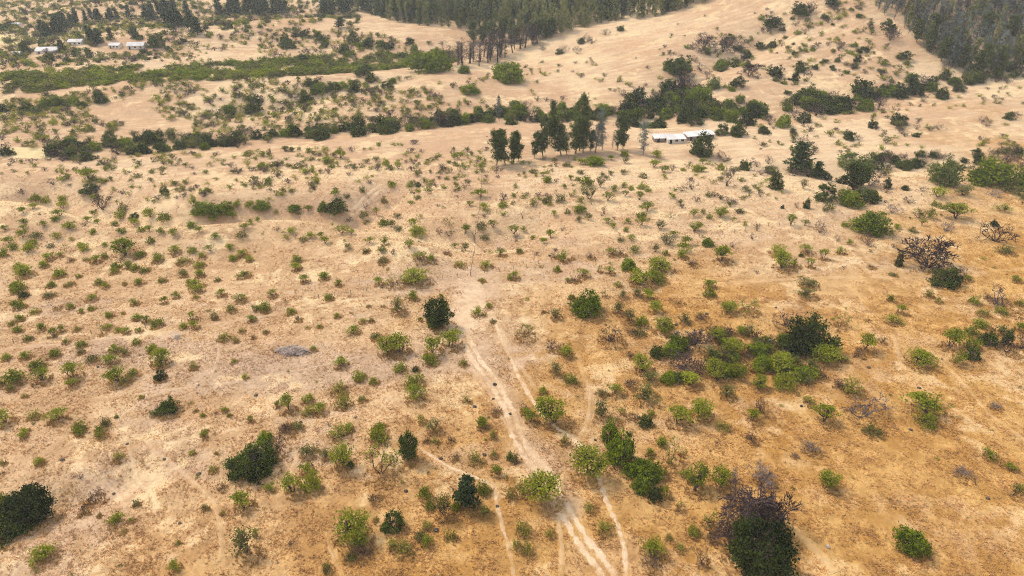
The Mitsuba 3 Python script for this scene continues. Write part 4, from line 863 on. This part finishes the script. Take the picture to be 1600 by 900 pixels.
# ------------------------------------------------------------------ dry grass
def tufts(n, y0, y1, half, h, w, seed):
    rg = np.random.default_rng(seed)
    y = y0 + (y1 - y0) * rg.uniform(0, 1, n) ** 1.15
    x = rg.uniform(-1, 1, n) * (half * (0.80 * y + 46) / 100)
    keep = meshkit.fbm(np.column_stack([x / 4.0, y / 4.0, np.full(n, 0.2)]), 3, 61) > rg.uniform(0.30, 0.56, n)
    x, y = x[keep], y[keep]
    from scipy.spatial import cKDTree
    for c, r in WORN:
        m = cKDTree(c).query(np.column_stack([x, y]), distance_upper_bound=3.0)[0] > r
        x, y = x[m], y[m]
    n = len(x)
    z = height(x, y)
    s = rg.uniform(0.55, 1.4, n) * (0.6 + 0.8 * meshkit.noise(np.column_stack([x / 1.7, y / 1.7, np.full(n, 0.1)]), 5))
    v, f = [], []
    for b in range(3):
        a = rg.uniform(0, 2 * np.pi, n)
        lean = np.stack([np.cos(a), np.sin(a)], 1) * (rg.uniform(0.2, 0.9, (n, 1))) + [0.25, -0.1]
        side = np.stack([-np.sin(a), np.cos(a)], 1) * (w * s)[:, None]
        base = np.stack([x, y], 1) + rg.normal(size=(n, 2)) * 0.10
        zb = z - 0.03
        p0 = np.column_stack([base - side, zb]); p1 = np.column_stack([base + side, zb]); p2 = np.column_stack([base + lean * (h * s)[:, None], zb + h * s])
        v.append(np.stack([p0, p1, p2], 1).reshape(-1, 3))
    v = np.vstack(v)
    return v, np.arange(len(v)).reshape(-1, 3)

scene['dry_grass'] = mikit.ply(join([tufts(190000, 74, 175, 108, 0.26, 0.11, 1), tufts(50000, 170, 290, 108, 0.30, 0.16, 2)]), 'straw', smooth=False)
labels['dry_grass'] = {'kind': 'stuff', 'label': 'short dry golden grass tufts covering the near slopes', 'category': 'grass'}

# ------------------------------------------------------------------ fences
def fence(name, pix, label, gap=4.6):
    key = key_for(name)
    pts = hit(*np.array(pix, float).T)[:, :2]
    c = spline(pts, gap)
    top = []
    for i, (x, y) in enumerate(c):
        z = float(height(x, y))
        h, r = 1.35 * rng.uniform(0.9, 1.12), 0.075 * rng.uniform(0.85, 1.2)
        dx, dy = rng.normal(size=2) * 0.06
        top.append((x, y, z))
        m = tubes([[x, y, z - 0.3, x + dx, y + dy, z + h, r, r * 0.85]], 6)
        scene[f'{key}__post' + ('' if i == 0 else f'_{i:03d}')] = mikit.ply(m, 'post_wood', smooth=False)
    segs = []
    for k in (0.45, 0.8, 1.15):
        segs += [[a[0], a[1], a[2] + k, b[0], b[1], b[2] + k, 0.012, 0.012] for a, b in zip(top[:-1], top[1:])]
    scene[f'{key}__wire'] = mikit.ply(tubes(segs, 3), 'post_wood', smooth=False)
    labels[key] = {'label': label, 'category': 'fence'}
fence('wire_fence', [(-8, 539), (40, 534), (104, 524), (160, 520), (262, 509), (320, 501), (395, 487), (452, 471), (544, 460), (620, 446), (679, 438), (735, 431)], 'wire fence on wooden posts along the left slope up to the corner')
fence('wire_fence', [(735, 431), (774, 425), (810, 421), (842, 411), (896, 405), (937, 398), (1010, 384), (1086, 372), (1160, 361), (1230, 350)], 'wire fence on wooden posts running right from the fence corner')
fence('wire_fence', [(735, 431), (739, 405), (743, 372), (747, 345), (750, 320), (752, 295), (753, 262)], 'wire fence on wooden posts going uphill from the corner', 4.0)
fence('wire_fence', [(757, 262), (800, 258), (850, 250), (900, 246)], 'wire fence in front of the row of tall trees', 4.5)

# ------------------------------------------------------------------ farm sheds and houses
def box(cx, cy, z0, z1, w, d):
    v = np.array([[x, y, z] for z in (z0, z1) for x, y in ((cx - w / 2, cy - d / 2), (cx + w / 2, cy - d / 2), (cx + w / 2, cy + d / 2), (cx - w / 2, cy + d / 2))], float)
    f = [[0, 2, 1], [0, 3, 2], [4, 5, 6], [4, 6, 7]] + [t for i in range(4) for t in ([i, (i + 1) % 4, (i + 1) % 4 + 4], [i, (i + 1) % 4 + 4, i + 4])]
    return v, np.array(f)

def roof_mesh(w, d, z0, rise, over=0.4, ribs=0, mono=False):
    """A thin gabled (or one-way) metal roof with raised ribs."""
    hw, hd, t = w / 2 + over, d / 2 + over, 0.12
    prof = [(-hd, z0 + rise), (hd, z0)] if mono else [(-hd, z0), (0, z0 + rise), (hd, z0)]
    if mono:
        prof = [(-hd, z0), (hd, z0 + rise)]
    parts = []
    for (y0, a), (y1, b) in zip(prof[:-1], prof[1:]):
        v = np.array([[-hw, y0, a], [hw, y0, a], [hw, y1, b], [-hw, y1, b], [-hw, y0, a + t], [hw, y0, a + t], [hw, y1, b + t], [-hw, y1, b + t]])
        f = np.array([[0, 2, 1], [0, 3, 2], [4, 5, 6], [4, 6, 7]] + [q for i in range(4) for q in ([i, (i + 1) % 4, (i + 1) % 4 + 4], [i, (i + 1) % 4 + 4, i + 4])])
        parts.append((v, f))
        for k in range(ribs):
            x = -hw + (k + 0.5) * 2 * hw / ribs
            parts.append(tubes([[x, y0, a + t, x, y1, b + t, 0.05, 0.05]], 4))
    return join(parts)

def moved(m, p, ang):
    c, s = math.cos(ang), math.sin(ang)
    v = m[0]
    return np.column_stack([v[:, 0] * c - v[:, 1] * s + p[0], v[:, 0] * s + v[:, 1] * c + p[1], v[:, 2] + p[2]]), m[1]

def building(name, px, py, w, d, h, rise, ang, label, cat, wall='white_wall', mono=False, doors=1, windows=2, ribs=8):
    key = key_for(name)
    p = hit(px, py)[0]
    p[1] += d / 2
    c, s = math.cos(ang), math.sin(ang)
    p[2] = min(float(height(p[0] + c * a - s * b, p[1] + s * a + c * b)) for a in (-w / 2, w / 2) for b in (-d / 2, d / 2))
    walls = [box(0, 0, -0.5, h, w, d)]
    if not mono:
        for x in (-w / 2 + 0.01, w / 2 - 0.16):
            v = np.array([[x, -d / 2, h], [x, d / 2, h], [x, 0, h + rise], [x + 0.15, -d / 2, h], [x + 0.15, d / 2, h], [x + 0.15, 0, h + rise]])
            walls.append((v, np.array([[0, 2, 1], [3, 4, 5], [0, 3, 5], [0, 5, 2], [1, 2, 5], [1, 5, 4], [0, 1, 4], [0, 4, 3]])))
    scene[f'{key}__wall'] = mikit.ply(moved(join(walls), p, ang), wall, smooth=False)
    scene[f'{key}__roof'] = mikit.ply(moved(roof_mesh(w, d, h + 0.02, rise, 0.45, ribs, mono), p, ang), 'white_metal', smooth=False)
    n = doors + windows
    for i in range(n):
        x = -w / 2 + (i + 0.5) * w / n
        is_door = i < doors
        m = box(x, -d / 2 - 0.02, 0.0 if is_door else 1.0, 2.1 if is_door else 2.0, 1.1 if is_door else 1.3, 0.12)
        part = 'door' if is_door else 'window'
        k = i if is_door else i - doors
        scene[f'{key}__{part}' + ('' if k == 0 else f'_{k:03d}')] = mikit.ply(moved(m, p, ang), 'dark_opening', smooth=False)
    labels[key] = {'label': label, 'category': cat}

building('farm_shed', 1034, 222, 7.5, 4.5, 1.9, 0.7, 0.10, 'low white-roofed farm shed at the left end of the sheds by the tall trees', 'shed', 'shed_wall', True, 1, 1)
building('farm_shed', 1056, 224, 8.5, 5, 2.1, 0.9, 0.12, 'middle farm shed with a white roof and pale end wall', 'shed', 'white_wall', True, 1, 2)
building('farm_shed', 1093, 219, 14.5, 4.5, 2.2, 0.9, 0.30, 'long white-roofed farm shed at the right, behind the broad dark tree', 'shed', 'shed_wall', True, 1, 3, 14)
building('house', 71, 83, 15, 10, 2.6, 2.0, 0.15, 'largest white-roofed house in the far valley at upper left', 'house', ribs=10)
building('house', 117, 71, 10, 7, 2.6, 1.6, 0.05, 'white-roofed house at the top of the pale dirt road', 'house')
building('house', 211, 77, 12, 8, 2.5, 2.0, 0.1, 'white house farthest right in the far valley, beside a round tree', 'house')
building('house', 179, 76, 8, 6, 2.4, 1.5, -0.1, 'small white house between the dirt road and the rightmost house', 'house')
building('house', 25, 88, 5, 4, 2.2, 1.1, 0.2, 'tiny white hut at the left end of the far hamlet', 'house', doors=1, windows=1)
building('house', 42, 82, 4, 3.5, 2.0, 1.0, 0.0, 'tiny white hut between two trees left of the largest house', 'house', doors=1, windows=1)
building('house', 25, 42, 6, 5, 2.2, 1.2, 0.0, 'small white hut beside a dark clump above the far pale field', 'house', doors=1, windows=1)

# ------------------------------------------------------------------ brushwood pile, stones
p = hit(456, 550)[0]
rg = np.random.default_rng(77)
sticks, logs = [], []
for i in range(330):
    a, q = rg.uniform(0, 2 * np.pi), math.sqrt(rg.uniform(0, 1))
    x, y = math.cos(a) * q * 4.0, math.sin(a) * q * 1.6
    z = 2.1 * (1 - q ** 1.4) * rg.uniform(0.15, 1) + 0.05
    d = rg.normal(size=3) * [1, 0.6, 0.22]
    d *= rg.uniform(0.5, 1.7) / np.linalg.norm(d)
    r = rg.uniform(0.035, 0.085)
    sticks.append([x - d[0], y - d[1], max(z - d[2], 0.02), x + d[0], y + d[1], max(z + d[2], 0.02), r, r * 0.6])
v, f = tubes(sticks, 4)
scene['brushwood_pile__sticks'] = mikit.ply((v + p, f), 'stick_grey', smooth=False)
for i, s in enumerate([[2.2, -0.3, 0.9, 5.4, -0.9, 0.25, 0.16, 0.10], [-2.0, 0.2, 0.8, -4.6, -0.8, 0.2, 0.15, 0.09], [-0.6, -1.2, 0.5, 2.4, -2.0, 0.2, 0.14, 0.09], [-1.5, 0.5, 1.2, 1.6, 0.9, 1.5, 0.13, 0.08]]):
    v, f = tubes([s], 6)
    scene['brushwood_pile__log' + ('' if i == 0 else f'_{i:03d}')] = mikit.ply((v + p, f), 'twig_purple', smooth=False)
labels['brushwood_pile'] = {'label': 'grey heap of cut dead branches on the bare left slope', 'category': 'brushwood pile'}

stones = [(757, 711), (773, 601), (771, 624), (797, 647), (764, 653), (742, 636), (754, 766), (777, 792), (682, 829), (635, 768), (689, 717), (1057, 508), (1252, 635), (1423, 672), (1436, 607), (1357, 575), (930, 688), (98, 719), (178, 772), (199, 694), (257, 718), (311, 741), (281, 818), (153, 574), (470, 660), (400, 618), (1543, 779), (946, 508), (1104, 491), (1212, 481)]
for i, (x, y) in enumerate(stones):
    m = trimesh.creation.icosphere(subdivisions=1)
    rg2 = np.random.default_rng(500 + i)
    v = m.vertices * (1 + 0.35 * (meshkit.noise(m.vertices * 1.4 + i * 7.3, i)[:, None] - 0.5) * 2) * [0.42, 0.36, 0.30] * rg2.uniform(0.75, 1.25)
    q = hit(x, y)[0]
    things.append(dict(kind='stone', p=q, W=0.8, H=0.5, label=None, name=None, mesh=(v + q + [0, 0, 0.12], m.faces), bsdf='stone_grey'))
for x, y, s, text in [(277, 528, 1.0, 'pale boulder standing below the long fence on the left slope'), (1293, 855, 0.5, 'small white stone in the golden grass at the bottom, right of the black evergreen'), (1202, 535, 1.1, 'pale grey boulder at the left of the largest thicket tree')]:
    m = trimesh.creation.icosphere(subdivisions=2)
    v = m.vertices * (1 + 0.4 * (meshkit.noise(m.vertices * 1.3 + x, 4)[:, None] - 0.5) * 2) * [0.8 * s, 0.6 * s, 0.75 * s]
    q = hit(x, y)[0]
    things.append(dict(kind='stone', p=q, W=1.4 * s, H=s, label=text, name=None, mesh=(v + q + [0, 0, 0.3 * s], m.faces), bsdf='stone_pale'))

# ------------------------------------------------------------------ names, labels and entries of the single plants
LANDMARKS = [('lone dark evergreen by the wheel tracks', 690, 490), ('brushwood pile', 456, 542), ('silvery sprawling dead tree', 1347, 640), ('largest thicket tree', 1258, 525), ('huge leafless shrub', 1448, 400),
             ('dome-shaped bright bush', 1355, 350), ('cone-shaped tree', 728, 765), ('nearly black evergreen', 1172, 850), ('lone round bush at bottom right', 1414, 840), ('umbrella tree on the golden slope', 1434, 555),
             ('largest gully bush', 1546, 272), ('row of tall trees', 880, 215), ('farm sheds', 1068, 213), ('round deep-green bush', 917, 480), ('lopsided dark-trunked tree', 196, 387), ('bright tree above the fence', 652, 430),
             ('short rutted track', 573, 312), ('dark bush on the pale scar', 264, 635), ('bottom-left hollow', 45, 800), ('big dark lower-left bush', 400, 720), ('white houses', 120, 75), ('burnt far trees', 760, 80), ('tidy tree right of centre', 1126, 398),
             ('bush row beside the tracks', 985, 730), ('loose thorn tree at the bottom', 550, 815), ('left end of the plateau', 60, 262), ('big hill', 1130, 90), ('green far creek', 300, 112), ('grey forest', 1500, 60), ('fence corner', 735, 431),
             ('leaning tree on bare ground', 251, 555), ('dark gully bushes on the left', 160, 312)]
ORD = ['nearest', 'second', 'third', 'fourth', 'fifth', 'sixth', 'seventh', 'eighth', 'ninth', 'tenth', 'eleventh', 'twelfth', 'thirteenth', 'fourteenth', 'fifteenth', 'sixteenth', 'seventeenth', 'eighteenth', 'nineteenth', 'twentieth']

def spoken(n):
    tens = ['', '', 'twenty', 'thirty', 'forty', 'fifty', 'sixty', 'seventy', 'eighty', 'ninety']
    return ORD[n] if n < 20 else f'{tens[(n + 1) // 10]}-{(ORD[(n + 1) % 10 - 1] if (n + 1) % 10 != 1 else "first") if (n + 1) % 10 else "tenth"}'

def say_where(du, dv):
    a = math.degrees(math.atan2(-dv, du)) % 360
    return ['right of', 'beyond and right of', 'beyond', 'beyond and left of', 'left of', 'before and left of', 'before', 'before and right of'][int((a + 22.5) // 45) % 8]

for t in things:
    t['u'], t['v'], t['depth'] = (float(a) for a in project(t['p']))
    if t['kind'] == 'stone':
        t['nm'], t['cat'], t['noun'], t['look'] = 'stone', 'stone', 'dark stone', 'small'
    else:
        t['nm'], t['cat'], t['noun'], t['look'] = NAMES[t['kind']]
    if t['name'] == 'crest':
        t['group'] = 'tall trees in a row on the crest'
    elif t['name'] == 'brush':
        t['group'] = 'brush along the creeks and hillsides'
    elif t['name'] in ('pine', 'burnt', 'forestedge'):
        t['group'] = {'pine': 'windbreak trees in the far valley', 'burnt': 'burnt trees at the foot of the big hill', 'forestedge': 'trees at the forest edges'}[t['name']]
    else:
        t['group'] = {'shrub': 'thorn shrubs dotted over the slopes', 'tree': 'trees dotted over the slopes', 'dead shrub': 'leafless shrubs on the slopes', 'bush': 'evergreen bushes on the slopes', 'stone': 'dark stones in the dry grass'}.get(t['cat'], t['cat'] + 's on the slopes')
    t['size'] = t['W'] * t['H'] / t['depth'] ** 2

things = [t for t in things if -70 < t['u'] < 1670 and -30 < t['v'] < 960]
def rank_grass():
    """Taller dry grass round each near bush, browned and shifted down-sun as contact shade."""
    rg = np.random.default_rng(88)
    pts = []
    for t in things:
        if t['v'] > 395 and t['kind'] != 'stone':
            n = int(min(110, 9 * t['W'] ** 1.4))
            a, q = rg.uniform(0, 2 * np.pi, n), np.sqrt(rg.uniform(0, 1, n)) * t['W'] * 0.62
            pts.append(np.column_stack([t['p'][0] + 0.12 * t['W'] + np.cos(a) * q, t['p'][1] - 0.10 * t['W'] + np.sin(a) * q]))  # ring shifted down-sun, so the brown tufts darken the shaded side
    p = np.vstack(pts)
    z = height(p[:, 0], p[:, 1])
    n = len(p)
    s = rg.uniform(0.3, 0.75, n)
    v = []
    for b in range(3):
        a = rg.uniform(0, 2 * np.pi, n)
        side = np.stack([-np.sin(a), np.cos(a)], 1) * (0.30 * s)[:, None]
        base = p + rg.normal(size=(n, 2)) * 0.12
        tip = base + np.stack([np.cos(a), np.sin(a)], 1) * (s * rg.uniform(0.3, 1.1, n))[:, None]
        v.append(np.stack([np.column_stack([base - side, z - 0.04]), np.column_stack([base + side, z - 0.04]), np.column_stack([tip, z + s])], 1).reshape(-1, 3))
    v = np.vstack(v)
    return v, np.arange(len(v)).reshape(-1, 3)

leafy('rank_shade_straw', (0.38, 0.225, 0.080), (0.54, 0.36, 0.150), 0.5, 2.2, 6.0)  # dry grass brown, deepened to paint in the shade under the bushes
scene['tall_grass'] = mikit.ply(rank_grass(), 'rank_shade_straw', smooth=False)
labels['tall_grass'] = {'kind': 'stuff', 'label': 'taller brown dry grass round the feet of the near shrubs, browned further as their shade', 'category': 'grass'}

keep, extra = [], {}
for name in sorted({t['nm'] for t in things}):
    mine = sorted((t for t in things if t['nm'] == name), key=lambda t: (t['label'] is None, -t['size']))
    keep += mine[:295]
    extra[name] = mine[295:]
ranked = {}
for t in keep:
    if t['label'] is None:
        d = [math.hypot(t['u'] - x, (t['v'] - y) * 1.3) for _, x, y in LANDMARKS]
        k = int(np.argmin(d))
        t['mark'] = (k, say_where(t['u'] - LANDMARKS[k][1], t['v'] - LANDMARKS[k][2]), t['noun'])
        ranked.setdefault(t['mark'], []).append((d[k], id(t), t))
for mark, rows in ranked.items():
    for i, (_, _, t) in enumerate(sorted(rows, key=lambda r: r[:1])):
        where = f"{mark[1]} the {LANDMARKS[mark[0]][0]}"
        t['label'] = f"{t['look']} {mark[2]}, {spoken(i)} {where}"
for t in keep:
    key = key_for(t['nm'])
    if 'mesh' in t:
        scene[key] = mikit.ply(t['mesh'], t['bsdf'], smooth=False)
    else:
        fam = PROTO[t['kind']]
        scene[key] = {'type': 'instance', 'to_world': T().translate([float(t['p'][0]), float(t['p'][1]), float(t['p'][2]) - 0.04]).rotate([0, 0, 1], float(t['rot'])).rotate([1, 0, 0], float((t['seed'] % 17) - 8) if t['kind'] in ('s', 'y', 't', 'u', 'o', 'O', 'T') else 0.0).scale([t['W'], t['W'], t['H']]),
                      'group': {'type': 'ref', 'id': fam[t['seed'] % len(fam)]}}
    labels[key] = {'label': ' '.join(t['label'].split()[:16]), 'category': t['cat'], 'group': t['group']}
rest = {n: [(t['kind'], t['p'], t['W'], t['H']) for t in r] for n, r in extra.items() if r}
for n, r in rest.items():
    stuff(f'small_{n}s', f'remaining small {n.replace("_", " ")}s dotted among the larger ones', r)

if __name__ == '__main__':
    import collections
    print(len(scene), collections.Counter(t['nm'] for t in keep), {k: len(v) for k, v in extra.items()}, 'scrub', len(scrub), 'thicket', len(thicket), 'forest', len(forest), 'grey', len(grey), 'terrain', GX.size)
